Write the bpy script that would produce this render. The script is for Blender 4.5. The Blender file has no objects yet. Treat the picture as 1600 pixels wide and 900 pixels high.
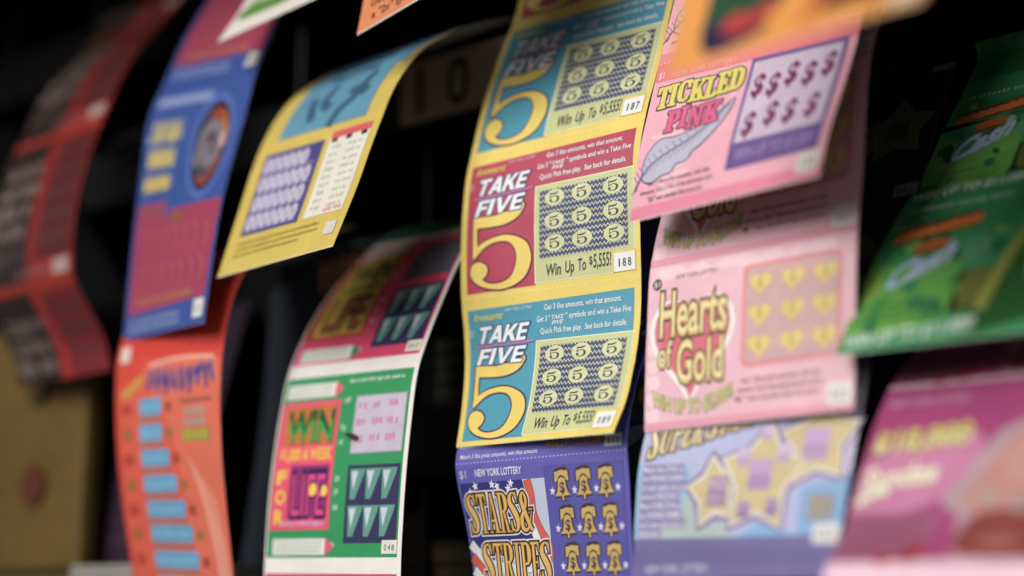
import bpy, math, random
from mathutils import Vector, Matrix
from mathutils.geometry import tessellate_polygon

# ------------------------------------------------------------------ camera, world, lamps, exposure
scene = bpy.context.scene
COL = scene.collection
R = math.radians
TH, PH = R(39), R(11.5)
CAM = Vector((0.46762, -0.53896, -0.14138))
fwd = Vector((-math.sin(TH)*math.cos(PH), math.cos(TH)*math.cos(PH), math.sin(PH)))
cam_data = bpy.data.cameras.new('camera')
cam_data.sensor_width = 36; cam_data.lens = 54
cam_data.clip_start = 0.01; cam_data.clip_end = 60
cam_data.dof.use_dof = True
cam_data.dof.focus_distance = 0.68
cam_data.dof.aperture_fstop = 2.2
cam = bpy.data.objects.new('camera', cam_data)
cam.matrix_world = Matrix.Translation(CAM) @ fwd.to_track_quat('-Z', 'Y').to_matrix().to_4x4()
COL.objects.link(cam); scene.camera = cam

world = bpy.data.worlds.new('World'); scene.world = world; world.use_nodes = True
world.node_tree.nodes['Background'].inputs['Color'].default_value = (0.9, 0.95, 1.0, 1)
world.node_tree.nodes['Background'].inputs['Strength'].default_value = 0.11

def area_lamp(name, loc, target, sx, sy, power, color, spread=180):
    L = bpy.data.lights.new(name, 'AREA'); L.shape = 'RECTANGLE'; L.size = sx; L.size_y = sy
    L.energy = power; L.color = color; L.spread = R(spread)
    o = bpy.data.objects.new(name, L); COL.objects.link(o)
    o.location = loc
    o.rotation_euler = (Vector(target)-Vector(loc)).to_track_quat('-Z', 'Y').to_euler()
    return o
area_lamp('shop_light', (-0.10, -1.65, 0.85), (0.02, 0, -0.14), 1.7, 1.3, 9.7, (1.0, 0.97, 0.92), 64)
area_lamp('ceiling_light', (-1.0, -0.75, 1.75), (0, 0, 0), 0.9, 0.35, 5, (0.95, 0.98, 1.0))

scene.view_settings.view_transform = 'Standard'
scene.view_settings.look = 'None'
scene.view_settings.exposure = 0.0
scene.view_settings.gamma = 1.0
scene.render.engine = 'CYCLES'
scene.render.resolution_x = 1024; scene.render.resolution_y = 576

# ------------------------------------------------------------------ materials
def lin(c):
    c /= 255.0
    return c/12.92 if c <= 0.04045 else ((c+0.055)/1.055)**2.4
_mats = {}
def material(rgb, kind='ink'):
    key = (tuple(rgb), kind)
    if key in _mats: return _mats[key]
    m = bpy.data.materials.new('%s %02x%02x%02x' % ((kind,)+tuple(int(c) for c in rgb)))
    m.use_nodes = True
    nt = m.node_tree; b = nt.nodes['Principled BSDF']
    base = [lin(c) for c in rgb]
    grey = 0.3*base[0]+0.59*base[1]+0.11*base[2]
    base = [c*0.88+grey*0.12 for c in base]
    tc = nt.nodes.new('ShaderNodeTexCoord')
    n1 = nt.nodes.new('ShaderNodeTexNoise'); n2 = nt.nodes.new('ShaderNodeTexNoise')
    rough, spec, sc1, sc2, amt, bump = {
        'ink': (0.36, 0.42, 60, 1400, 0.10, 0.05),
        'scratch': (0.42, 0.5, 90, 2200, 0.14, 0.10),
        'paper': (0.7, 0.25, 60, 900, 0.08, 0.06),
        'plastic': (0.32, 0.35, 14, 260, 0.35, 0.04),
        'board': (0.6, 0.3, 9, 120, 0.35, 0.10)}[kind]
    n1.inputs['Scale'].default_value = sc1; n1.inputs['Detail'].default_value = 4
    n2.inputs['Scale'].default_value = sc2; n2.inputs['Detail'].default_value = 2
    nt.links.new(tc.outputs['Object'], n1.inputs['Vector']); nt.links.new(tc.outputs['Object'], n2.inputs['Vector'])
    add = nt.nodes.new('ShaderNodeMath'); add.operation = 'ADD'
    nt.links.new(n1.outputs['Fac'], add.inputs[0]); nt.links.new(n2.outputs['Fac'], add.inputs[1])
    mr = nt.nodes.new('ShaderNodeMapRange')
    mr.inputs['From Min'].default_value = 0.6; mr.inputs['From Max'].default_value = 1.4
    mr.inputs['To Min'].default_value = 1-amt; mr.inputs['To Max'].default_value = 1+amt
    nt.links.new(add.outputs[0], mr.inputs['Value'])
    mx = nt.nodes.new('ShaderNodeVectorMath'); mx.operation = 'SCALE'
    mx.inputs[0].default_value = base
    nt.links.new(mr.outputs['Result'], mx.inputs['Scale'])
    nt.links.new(mx.outputs['Vector'], b.inputs['Base Color'])
    b.inputs['Roughness'].default_value = rough
    b.inputs['Specular IOR Level'].default_value = spec
    bp = nt.nodes.new('ShaderNodeBump'); bp.inputs['Strength'].default_value = bump*2
    bp.inputs['Distance'].default_value = 0.0002
    nt.links.new(n2.outputs['Fac'], bp.inputs['Height'])
    nt.links.new(bp.outputs['Normal'], b.inputs['Normal'])
    _mats[key] = m
    return m

# ------------------------------------------------------------------ measured hanging curves
# each strip: x of its left edge, x of its right edge, ticket height (mm), rows of
# (v, y_left, z_left, y_right, z_right) in mm; v counts tickets down the strip
PROFILES = {
 'take': (0.0, 101.45, 72, [
  (-1.7,79.2,263.6,78.9,263.1),(-1.6,76.8,256.8,76.3,256.4),(-1.5,74.4,250,73.7,249.7),(-1.4,72.1,243.2,71.1,243),(-1.3,69.8,236.3,68.7,236.2),
  (-1.2,67.5,229.5,66.3,229.4),(-1.1,65.2,222.7,64,222.6),(-1,62.9,215.8,61.7,215.8),(-0.9,60.6,209,59.4,209),(-0.8,58.4,202.2,57,202.1),
  (-0.7,56.1,195.4,54.8,195.4),(-0.6,53.8,188.6,52.6,188.7),(-0.5,51.5,181.8,50.4,182),(-0.4,49.1,175,48.2,175.3),(-0.3,46.8,168.2,46,168.5),
  (-0.2,44.3,161.3,43.6,161.6),(-0.1,42.2,154.6,41.1,154.5),(0,39.3,147.7,38.4,147.2),(0.1,35.2,140.4,35.4,139.6),(0.2,31.2,132.8,32.4,132),
  (0.3,27.4,125.1,29.5,124.3),(0.4,23.8,117.2,26.6,116.4),(0.5,20.3,109.4,23.8,108.5),(0.6,17.1,101.4,20.8,100.7),(0.7,14.1,93.4,17.5,93),
  (0.8,11.3,85.1,14.1,85.3),(0.9,8.8,76.8,10.7,77.8),(1,6.5,69.1,7.8,70.3),(1.1,4.4,62,5.3,63.1),(1.2,2.8,55,3.2,56),(1.3,1.8,48,2,48.7),
  (1.4,1,40.9,1.6,41.4),(1.5,0.4,33.8,1.5,34),(1.6,0.1,26.7,1.6,26.6),(1.7,-0.1,19.6,1.9,19.2),(1.8,-0,12.4,1.9,11.8),(1.9,0.1,5.3,2,4.4),
  (2,0.5,-1.8,2.1,-3),(2.1,1.3,-8.8,2,-10.4),(2.2,2.4,-15.7,1.5,-17.9),(2.3,3.1,-22.7,0.5,-25.3),(2.4,3.4,-29.7,-1.1,-32.6),
  (2.5,3.2,-36.7,-3.2,-39.8),(2.6,2.6,-43.7,-5.7,-46.8),(2.7,1.7,-50.7,-8.3,-53.8),(2.8,0.5,-57.6,-11.6,-60.5),(2.9,-0.9,-64.5,-15.8,-66.7),
  (3,-2.4,-71.3,-20,-72.9),]),
 'tickled': (110.0, 211.01, 74, [
  (-1.5,78.6,262.3,76.4,258.5),(-1.4,76.1,255.4,73.3,251.8),(-1.3,73.6,248.4,70.1,245.1),(-1.2,70.9,241.6,66.9,238.4),(-1.1,67.9,234.8,63.7,231.8),
  (-1,64.6,228.2,60.5,225.1),(-0.9,61.1,221.7,57.2,218.5),(-0.8,57.5,215.2,53.9,211.9),(-0.7,54.1,208.7,50.6,205.2),(-0.6,50.9,202.1,47.3,198.6),
  (-0.5,47.8,195.3,44,192),(-0.4,44.8,188.6,40.8,185.3),(-0.3,42,181.8,37.6,178.7),(-0.2,39.1,175,34.5,171.9),(-0.1,36.4,168.1,31.5,165.2),
  (0,33.7,161.2,28.5,158.4),(0.1,31.1,154.3,25.5,151.7),(0.2,28.4,147.4,22.6,144.9),(0.3,25.8,140.4,19.8,138),(0.4,23.1,133.5,17,131.2),
  (0.5,20.3,126.6,14.4,124.2),(0.6,17.6,119.8,12.1,117.4),(0.7,14.8,113,9.9,110.5),(0.8,12.1,106.1,7.7,103.5),(0.9,9.4,99.1,5.1,96.4),
  (1,6.6,92,1.9,89.1),(1.1,3.7,84.6,-1.9,81.5),(1.2,0.8,77.1,-6,73.9),(1.3,-2.1,69.5,-10.5,66.3),(1.4,-5,62,-15.1,58.8),(1.5,-8,54.5,-19.8,51.3),
  (1.6,-10.7,46.9,-24.6,44),(1.7,-12.9,39.1,-29.4,36.7),(1.8,-14.8,31.2,-33.9,29.1),(1.9,-16.6,23.3,-37.7,21.2),(2,-18.4,15.4,-41.2,13.2),]),
 'hearts': (110.0, 211.13, 70, [
  (-1.5,79.2,164.7,72.6,156.9),(-1.4,75.6,158.7,68.2,151.5),(-1.3,72,152.7,63.7,146.1),(-1.2,68.5,146.6,59.1,140.8),(-1.1,65,140.6,54.3,135.7),
  (-1,61.5,134.5,49.5,130.7),(-0.9,58.1,128.4,44.7,125.6),(-0.8,54.8,122.2,39.9,120.5),(-0.7,51.5,116.1,35.3,115.2),(-0.6,48.2,109.8,31,109.7),
  (-0.5,45,103.6,26.7,104.2),(-0.4,42,97.3,22.4,98.7),(-0.3,39,91,18.4,93),(-0.2,36,84.7,14.5,87.1),(-0.1,32.9,78.1,10.9,81),(0,29.6,71.4,7.7,74.5),
  (0.1,26.2,64.5,5,67.6),(0.2,22.6,57.4,2.7,60.3),(0.3,18.9,50.2,0.8,52.6),(0.4,15.3,42.8,-0.9,44.8),(0.5,11.8,35.5,-2.5,36.8),
  (0.6,8.5,28.1,-4.1,28.9),(0.7,5.2,20.6,-5.8,21),(0.8,2,13,-7.9,13.3),(0.9,-0.8,5.5,-10.1,5.6),(1,-3.1,-1.9,-12.1,-1.9),(1.1,-4.6,-9.1,-13.5,-9),
  (1.2,-5.5,-16.1,-14.6,-16),(1.3,-6.2,-23.1,-15.7,-22.9),(1.4,-6.9,-30.2,-16.6,-29.9),(1.5,-7.7,-37.2,-17.5,-36.9),(1.6,-8.3,-44.2,-18.4,-43.9),
  (1.7,-8.8,-51.2,-19.2,-50.8),(1.8,-9.3,-58.3,-20.1,-57.8),(1.9,-9.7,-65.3,-20.9,-64.8),(2,-10,-72.4,-21.8,-71.8),]),
 'super': (110.0, 210.84, 74, [
  (-2.8,144.7,120.4,143.2,119.9),(-2.7,137.6,118.4,136.1,117.8),(-2.6,130.6,116.2,129.1,115.6),(-2.5,123.8,113.5,122.3,112.8),
  (-2.4,117.4,110,115.9,109.4),(-2.3,111.3,106,109.7,105.5),(-2.2,105.5,101.4,103.7,101.1),(-2.1,99.9,96.5,98,96.3),(-2,94.5,91.1,92.5,91),
  (-1.9,89.5,85.3,87.2,85),(-1.8,84.7,79,82.2,78.4),(-1.7,80.1,72.5,77.4,71.5),(-1.6,75.8,65.8,72.7,64.6),(-1.5,71.7,59,67.9,57.8),
  (-1.4,67.9,52,63.3,50.8),(-1.3,64.3,44.8,58.8,43.7),(-1.2,60.7,37.6,54.2,36.7),(-1.1,56.9,30.6,49.6,29.7),(-1,53.1,23.6,44.9,22.7),
  (-0.9,49.2,16.6,40.2,15.8),(-0.8,45.2,9.7,35.4,8.9),(-0.7,41.2,2.8,30.7,2),(-0.6,37.2,-4.1,25.9,-4.9),(-0.5,33,-11,21.1,-11.8),
  (-0.4,28.9,-17.8,16.4,-18.7),(-0.3,24.7,-24.6,11.5,-25.5),(-0.2,20.5,-31.4,6.6,-32.3),(-0.1,16.1,-38.2,1.9,-39.2),(0,11.5,-45,-2.5,-46.3),
  (0.1,6.5,-51.7,-6.4,-53.7),(0.2,1,-58.3,-10.1,-61.3),(0.3,-4.2,-65.1,-13.7,-68.9),(0.4,-8.6,-72.3,-17.4,-76.5),(0.5,-11.9,-80,-21.1,-84.1),
  (0.6,-14.6,-88.2,-24.7,-91.7),(0.7,-16.3,-96.5,-28.1,-99.4),(0.8,-17.4,-105,-31.5,-107.1),(0.9,-18.4,-113.5,-34.8,-114.9),
  (1,-19.3,-121.8,-37.7,-122.6),(1.1,-20.2,-129.4,-39.5,-129.9),]),
 'stars': (0.0, 100.54, 74, [
  (-1.2,77,61.5,73.8,58.7),(-1.1,72.9,55.4,69,53.1),(-1,68.9,49.2,64.3,47.4),(-0.9,64.9,43,59.8,41.5),(-0.8,61,36.7,55.4,35.5),
  (-0.7,57.1,30.3,51.2,29.5),(-0.6,53.3,24,47,23.4),(-0.5,49.5,17.6,42.9,17.2),(-0.4,45.8,11.3,38.8,11.1),(-0.3,42,4.9,34.5,5),
  (-0.2,38.1,-1.4,30.3,-1.1),(-0.1,34.3,-7.8,26.1,-7.2),(0,30.5,-14.1,21.9,-13.3),(0.1,26.8,-20.5,17.8,-19.4),(0.2,23.1,-26.9,13.9,-25.7),
  (0.3,19.4,-33.3,9.9,-31.9),(0.4,15.7,-39.8,5.8,-38.2),(0.5,12.1,-46.3,2,-44.5),(0.6,8.7,-52.8,-1.4,-51),(0.7,5.5,-59.4,-4.1,-57.8),
  (0.8,1.8,-66,-6.5,-64.8),(0.9,-1.5,-72.7,-8.3,-72),(1,-3,-79.6,-9.1,-79.2),(1.1,-1.8,-86.7,-8.5,-86.5),(1.2,0.3,-94,-7.9,-93.9),
  (1.3,2.9,-101.1,-7.5,-101.2),(1.4,5.3,-108.4,-7.1,-108.6),(1.5,7.3,-115.7,-6.7,-116),(1.6,9.1,-123.1,-6.3,-123.4),(1.7,10.8,-130.6,-6,-130.8),
  (1.8,12.4,-138,-5.9,-138.2),(1.9,13.8,-145.5,-6,-145.6),(2,14.9,-153,-6,-153),(2.1,15.6,-160.4,-6,-160.4),]),
 'win': (-110.0, -8.91, 97, [
  (-0.3,75.9,63.7,63,59),(-0.2,67.5,58.9,54.3,54.7),(-0.1,59.4,53.6,45.9,49.9),(0,51.8,47.7,37.6,44.8),(0.1,44.6,41.2,29.5,39.5),
  (0.2,37.6,34.5,21.6,33.9),(0.3,30.7,27.7,14.8,27.1),(0.4,23.9,20.7,9.2,19.3),(0.5,17.5,13.4,4.2,10.9),(0.6,11.7,5.8,-0.5,2.4),
  (0.7,6.2,-2.3,-5.2,-6.1),(0.8,1.3,-10.6,-9.7,-14.7),(0.9,-3.1,-19.2,-13.9,-23.3),(1,-6.8,-28.2,-17.9,-32.1),(1.1,-9.4,-37.5,-20.6,-41.2),
  (1.2,-11.3,-47.2,-22.3,-50.6),(1.3,-13.2,-56.8,-23.6,-60.1),(1.4,-14.8,-66.4,-24.9,-69.5),(1.5,-16.1,-76.1,-26.1,-79),(1.6,-17.2,-85.8,-27,-88.4),
  (1.7,-17.9,-95.6,-27.8,-97.9),(1.8,-18.4,-105.4,-28.4,-107.4),(1.9,-18.8,-115.2,-29,-116.9),(2,-19.1,-124.9,-29.3,-126.5),
  (2.1,-19.1,-134.6,-29.2,-136.2),]),
 'yellow': (-110.0, -9.44, 105, [
  (-1,72.7,164.4,58.8,160.1),(-0.9,62.5,161.8,48.8,156.9),(-0.8,52.6,158.4,39,153.2),(-0.7,43,154.3,29.3,149.1),(-0.6,33.6,149.7,19.9,144.5),
  (-0.5,24.5,144.5,10.6,139.5),(-0.4,15.7,138.7,1.6,134.1),(-0.3,7.2,132.5,-7.1,128.3),(-0.2,-1,126,-15.6,122.2),(-0.1,-8.8,119,-23.1,115),
  (-0,-15.7,111.2,-29.9,107),(0.1,-21.8,102.7,-35.9,98.5),(0.2,-27,93.6,-41,89.4),(0.3,-31.6,84.2,-45.3,79.8),(0.4,-35.5,74.5,-49.6,70.2),
  (0.5,-39,64.6,-53.7,60.5),(0.6,-42.2,54.5,-57.6,50.8),(0.7,-45.6,44.6,-61.7,41.1),(0.8,-49,34.7,-66.1,31.6),(0.9,-52.3,24.7,-70.6,22.1),
  (1,-55.7,14.8,-75.1,12.6),]),
 'blue': (-220.0, -120.41, 150, [
  (-1,78.6,265.1,58.6,252.6),(-0.9,65.7,257.4,47,243.5),(-0.8,53.1,249.4,36.5,232.9),(-0.7,42.1,239.7,27,221.3),(-0.6,32.7,228.2,17.9,209.3),
  (-0.5,24.2,215.8,9,197.3),(-0.4,16.2,203.2,0.3,185),(-0.3,8.8,190.1,-7.5,172.2),(-0.2,2.1,176.7,-14.1,158.8),(-0.1,-3.9,163,-20.1,145.1),
  (-0,-9.5,149,-26.2,131.6),(0.1,-15.7,135.1,-29.9,117.8),(0.2,-19.5,120.4,-33.3,104.1),(0.3,-20.9,105,-37.2,90.4),(0.4,-22.1,89.6,-41.1,76.8),
  (0.5,-23.4,74.3,-44.6,63.1),(0.6,-24.6,58.9,-47.3,49.3),(0.7,-25.7,43.5,-49.4,35.3),(0.8,-26.6,28.1,-51.1,21.2),(0.9,-27.4,12.8,-52.7,7.2),
  (1,-28.2,-2.6,-54.4,-6.9),]),
 'orange': (-220.0, -119.34, 150, [
  (-0.9,67.4,64.1,50.3,62),(-0.8,52.5,61.8,35.7,59),(-0.7,38.3,57.8,21.1,55.2),(-0.6,24.8,51.6,6.8,50.5),(-0.5,11.9,44,-6.3,44),
  (-0.4,-0.2,35.3,-18.4,35.4),(-0.3,-11.7,25.6,-29,24.8),(-0.2,-21,14.1,-35.9,12),(-0.1,-27.9,0.9,-40.1,-2.3),(-0,-31.1,-13.6,-42.6,-17.1),
  (0.1,-31.3,-28.6,-43.4,-32),(0.2,-30.4,-43.5,-43.1,-47),(0.3,-28.8,-58.5,-41.9,-62),(0.4,-26.5,-73.3,-40.1,-76.8),(0.5,-23.6,-88,-37.6,-91.7),
  (0.6,-20.2,-102.6,-35,-106.4),(0.7,-16.5,-117.1,-32.2,-121.2),]),
 'red': (-365.0, -263.7, 100, [
  (-1.6,78.4,264.7,76.1,263.1),(-1.5,69.8,259.1,67.8,257.4),(-1.4,60.9,253.7,59.6,251.7),(-1.3,52.9,247.7,51.7,245.6),(-1.2,47,240.4,44.7,238.6),
  (-1.1,44.2,231.5,38.6,230.8),(-1,40.5,222.7,32.6,222.8),(-0.9,34.7,214.6,26.6,214.8),(-0.8,28.4,206.7,20.6,206.8),(-0.7,22.2,198.9,14.3,199),
  (-0.6,15.7,191.2,7.9,191.3),(-0.5,10.2,182.9,2.4,183),(-0.4,5.6,174.1,-2.2,174.2),(-0.3,1.3,165.1,-6.5,165.2),(-0.2,-2.6,155.9,-10.4,155.9),
  (-0.1,-6.2,146.5,-14,146.6),(0,-9.7,137.2,-17.5,137.2),(0.1,-13.3,127.8,-21.1,127.9),(0.2,-16.6,118.4,-24.4,118.5),(0.3,-19.5,108.8,-27.3,108.9),
  (0.4,-21.9,99.2,-29.6,99.2),(0.5,-23.8,89.3,-31.6,89.4),(0.6,-25.2,79.5,-33,79.5),(0.7,-26.1,69.5,-33.9,69.6),(0.8,-26.4,59.5,-34.2,59.5),
  (0.9,-25.9,49.6,-33.7,49.6),(1,-24.7,39.8,-32.5,39.9),(1.1,-19.7,31.4,-27.5,31.5),(1.2,-13.6,23.4,-21.4,23.5),(1.3,-7.5,15.5,-15.3,15.6),
  (1.4,-1.9,7.3,-9.7,7.4),(1.5,1.7,-1.7,-6,-1.7),(1.6,4.1,-11.5,-3.7,-11.4),]),
 'green': (208.5, 309.78, 95, [
  (-1.8,151.4,117,157.1,117.7),(-1.7,139.4,116.2,146.4,117.5),(-1.6,128.8,115.1,135.5,117.6),(-1.5,122.9,113,126.3,116.1),
  (-1.4,124.8,109.5,120.4,111.1),(-1.3,124.7,104.2,116.2,103.7),(-1.2,118.4,97,109.8,96.5),(-1.1,110.8,89.5,102.8,89.5),(-1,104.5,82.8,96.3,82.7),
  (-0.9,97.6,76.2,89.4,76.1),(-0.8,90.6,69.6,82.5,69.5),(-0.7,83.7,63,75.7,63),(-0.6,77,56.2,69,56.2),(-0.5,70.6,49.1,62.6,49.1),
  (-0.4,64.2,42.1,56.2,42.1),(-0.3,57.7,35.2,49.7,35.2),(-0.2,50.9,28.6,42.9,28.6),(-0.1,43.6,22.5,35.6,22.5),(0,36.2,16.7,28.2,16.7),
  (0.1,28.9,10.4,20.9,10.4),(0.2,21.8,4,13.8,4),(0.3,14.9,-2.7,6.9,-2.7),(0.4,8.1,-9.6,0.1,-9.6),(0.5,1.4,-16.5,-6.6,-16.5),
  (0.6,-5.2,-23.6,-13.2,-23.6),(0.7,-11.5,-30.8,-19.5,-30.8),(0.8,-17.7,-38.2,-25.7,-38.2),(0.9,-23.9,-45.6,-31.9,-45.6),(1,-30.1,-53,-38.1,-53),]),
 'pink': (220.0, 321.28, 86, [
  (-1.1,75.3,-34.2,68.1,-34.3),(-1,66.7,-34.3,59.5,-34.6),(-0.9,58.1,-34.7,50.9,-35.4),(-0.8,49.6,-35.5,42.5,-36.7),(-0.7,41.1,-36.9,34.1,-38.5),
  (-0.6,32.8,-38.8,25.8,-40.8),(-0.5,24.8,-41.6,17.6,-43.5),(-0.4,17.1,-45.4,9.6,-46.6),(-0.3,9.7,-49.9,1.9,-50.3),(-0.2,2.5,-54.5,-5.4,-54.7),
  (-0.1,-4.5,-59.6,-12.4,-59.6),(0,-11,-65.1,-19,-65.1),(0.1,-17.1,-71.1,-25.1,-71.1),(0.2,-22.9,-77.5,-30.9,-77.5),(0.3,-28.3,-84.2,-36.3,-84.2),
  (0.4,-33.2,-91.1,-41.2,-91.1),(0.5,-37.9,-98.4,-45.9,-98.4),(0.6,-42.8,-105.5,-50.8,-105.5),(0.7,-47.8,-112.4,-55.8,-112.4),
  (0.8,-53.2,-119.1,-61.2,-119.1),(0.9,-59.5,-124.9,-67.5,-124.9),(1,-65.9,-130.6,-73.9,-130.6),(1.1,-71.1,-137.4,-79.1,-137.4),]),
 'small': (-20.0, 81.13, 74, [
  (-2.3,-18.6,350.6,-4.3,359.4),(-2.2,-24.5,346.7,-10.7,356),(-2.1,-29.9,342.5,-17.2,352.6),(-2,-34.5,337.7,-23.7,349.2),
  (-1.9,-37.9,332.3,-29.7,345.6),(-1.8,-40.4,326.3,-35.1,341.5),(-1.7,-42,319.7,-39.6,336.9),(-1.6,-42.8,312.8,-43.1,331.5),
  (-1.5,-43.1,305.4,-45.7,325.5),(-1.4,-43,297.9,-47.6,319),(-1.3,-42.7,290.2,-48.8,312.1),(-1.2,-42.3,282.4,-49.5,304.8),
  (-1.1,-41.9,274.7,-49.7,297.2),(-1,-41.8,267.1,-49.5,289.6),(-0.9,-42,259.7,-49.1,281.9),(-0.8,-42.3,252.4,-48.5,274.2),
  (-0.7,-42.5,245.1,-47.9,266.8),(-0.6,-42.6,237.7,-47.3,259.6),(-0.5,-42.5,230.3,-46.2,252.5),(-0.4,-42.4,222.9,-44.5,245.4),
  (-0.3,-42.3,215.4,-42.3,238.3),(-0.2,-42.2,208,-39.9,231.2),(-0.1,-42.2,200.5,-37.5,224.1),(0,-42.2,193.1,-35.3,217),(0.1,-42.5,185.7,-33.5,209.9),
  (0.2,-42.8,178.2,-32.5,202.8),(0.3,-43.4,170.9,-32.3,195.7),(0.4,-44.3,163.5,-33,188.6),(0.5,-45.4,156.2,-34.3,181.5),(0.6,-46.7,149,-36,174.4),
  (0.7,-48.1,141.7,-38,167.4),(0.8,-49.6,134.5,-40.1,160.3),(0.9,-51.1,127.3,-42.4,153.3),(1,-52.7,120,-44.8,146.3),]),
 'white': (-130.0, -28.41, 90, [
  (-1.7,-0.8,361.3,-9.7,355.9),(-1.6,-7.4,355.7,-17.4,351.4),(-1.5,-14.2,350.1,-24.7,346.7),(-1.4,-20.5,344.4,-31.2,341.5),
  (-1.3,-25.5,338,-36.3,335.5),(-1.2,-28.9,330.9,-40.1,328.5),(-1.1,-30.7,323,-42.7,320.6),(-1,-31.2,314.5,-44.3,312.1),
  (-0.9,-30.8,305.5,-45.1,303.1),(-0.8,-29.7,296.3,-45.1,293.9),(-0.7,-28.1,286.9,-44.4,284.6),(-0.6,-26.5,277.6,-43.3,275.5),
  (-0.5,-25,268.3,-41.7,266.8),(-0.4,-23.9,259.4,-39.8,258.6),(-0.3,-22.4,250.6,-36.2,250.8),(-0.2,-20.2,241.7,-31.3,243.2),
  (-0.1,-17.7,232.7,-25.7,235.6),(0,-15.4,223.8,-20.5,228.2),(0.1,-13.9,215.1,-16.3,220.7),(0.2,-13.5,206.5,-13.9,213.2),
  (0.3,-14.8,198.2,-14.2,205.6),(0.4,-17.8,190.2,-16.7,198),(0.5,-21.7,182.4,-20.6,190.4),(0.6,-26,174.6,-24.9,182.8),(0.7,-30.4,166.9,-29.3,175.3),
  (0.8,-35.2,159.3,-34.1,167.7),(0.9,-40.2,151.7,-39.2,160.2),(1,-45.1,144.1,-44.2,152.6),]),
 'big': (200.0, 300.83, 90, [
  (-3.3,-2.7,360.8,-21.6,354.8),(-3.2,-10.9,357.8,-30.3,352.3),(-3.1,-19.3,355,-38.8,349.6),(-3,-27.9,352.3,-47,346.7),(-2.9,-36.3,349.4,-54.6,343.3),
  (-2.8,-44.3,346.2,-61.5,339.2),(-2.7,-51.7,342.6,-67.5,334.3),(-2.6,-58.3,338.2,-72.4,328.5),(-2.5,-63.9,333,-76.3,321.8),
  (-2.4,-68.3,326.9,-79.4,314.3),(-2.3,-71.7,319.8,-81.8,306.3),(-2.2,-74.2,312.1,-83.6,297.7),(-2.1,-76,303.8,-85,288.8),(-2,-77.3,295,-86.1,279.6),
  (-1.9,-78.1,285.9,-87.1,270.3),(-1.8,-78.8,276.6,-88,261.1),(-1.7,-79.3,267.2,-89.1,251.9),(-1.6,-80,257.9,-90.4,243.1),
  (-1.5,-80.9,248.8,-91.9,234.4),(-1.4,-82.2,240,-93,225.7),(-1.3,-83.6,231.3,-93.8,216.8),(-1.2,-84.9,222.6,-94.4,207.8),
  (-1.1,-85.9,213.7,-94.7,198.6),(-1,-86.8,204.8,-94.8,189.4),(-0.9,-87.6,195.8,-94.9,180.2),(-0.8,-88.4,186.7,-95,170.9),
  (-0.7,-89.1,177.7,-95.1,161.7),(-0.6,-89.9,168.6,-95.4,152.5),(-0.5,-90.7,159.5,-95.9,143.4),(-0.4,-91.7,150.4,-96.6,134.4),
  (-0.3,-92.7,141.4,-97.7,125.5),(-0.2,-94,132.4,-99.2,116.7),(-0.1,-95.5,123.5,-101.1,108.2),(0,-97.2,114.7,-103.6,99.8),(0.1,-99.2,106,-106.8,91.7),
  (0.2,-101.6,97.3,-110.5,83.8),(0.3,-104.3,88.8,-114.7,76.2),(0.4,-107.4,80.5,-119.2,68.6),(0.5,-110.8,72.2,-124,61.1),(0.6,-114.1,63.8,-128.9,53.6),
  (0.7,-117.3,55.5,-134,46.3),(0.8,-120.5,47.1,-139.2,39),(0.9,-123.8,38.6,-144.6,31.8),(1,-127,30.2,-150,24.5),]),
 'dim': (-220.0, -118.54, 110, [
  (-0.4,79.9,64,79.8,63.8),(-0.3,79.4,53,78.9,52.9),(-0.2,79,42,77.9,41.9),(-0.1,78.5,31,77,30.9),(-0,77.9,20,75.9,19.9),(0.1,77.2,8.9,74.9,8.9),
  (0.2,76.6,-2.1,73.9,-2.1),(0.3,75.9,-13.2,72.8,-13.2),(0.4,75,-24.2,71.6,-24.3),(0.5,74,-35.2,70.1,-35.3),(0.6,72.7,-46.2,68.5,-46.3),
  (0.7,71.2,-57.2,66.5,-57.2),(0.8,69.5,-68.1,64.4,-68.2),(0.9,67.7,-79,62.2,-79.1),(1,66,-90,60,-89.9),(1.1,64.3,-100.9,57.9,-100.8),
  (1.2,62.6,-111.7,55.7,-111.6),(1.3,60.8,-122.6,53.5,-122.4),(1.4,59,-133.4,51.4,-133.1),]),
 'deep': (-12.0, 89.47, 73, [
  (-1.1,79.5,59.7,79,59.2),(-1,78.9,52.4,77.8,52),(-0.9,78.3,45.2,76.7,44.8),(-0.8,77.6,37.9,75.6,37.6),(-0.7,76.8,30.6,74.4,30.4),
  (-0.6,75.9,23.4,73.2,23.2),(-0.5,75,16.2,72,16),(-0.4,74,8.9,70.8,8.8),(-0.3,73,1.7,69.6,1.6),(-0.2,72,-5.5,68.4,-5.6),(-0.1,71,-12.8,67.2,-12.8),
  (0,70,-20,66.1,-20),(0.1,69,-27.2,65,-27.2),(0.2,68,-34.4,63.8,-34.4),(0.3,67,-41.6,62.7,-41.6),(0.4,66,-48.8,61.6,-48.8),(0.5,65,-56,60.5,-56),
  (0.6,64,-63.2,59.4,-63.2),(0.7,63,-70.4,58.3,-70.4),(0.8,62,-77.6,57.2,-77.6),(0.9,61,-84.8,56.1,-84.8),(1,60.1,-92,55,-92),
  (1.1,59.1,-99.3,54,-99.2),(1.2,58.2,-106.5,52.9,-106.5),(1.3,57.3,-113.7,51.8,-113.7),(1.4,56.4,-121,50.8,-120.9),(1.5,55.5,-128.2,49.7,-128.1),
  (1.6,54.6,-135.5,48.7,-135.3),]),
 'curl': (-392.0, -290.57, 95, [
  (-1,71.1,163.1,63.7,161),(-0.9,62,160.1,54.7,158),(-0.8,53.2,156.7,45.9,154.6),(-0.7,44.4,153.1,37.1,150.8),(-0.6,35.6,149.1,28.5,146.6),
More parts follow.
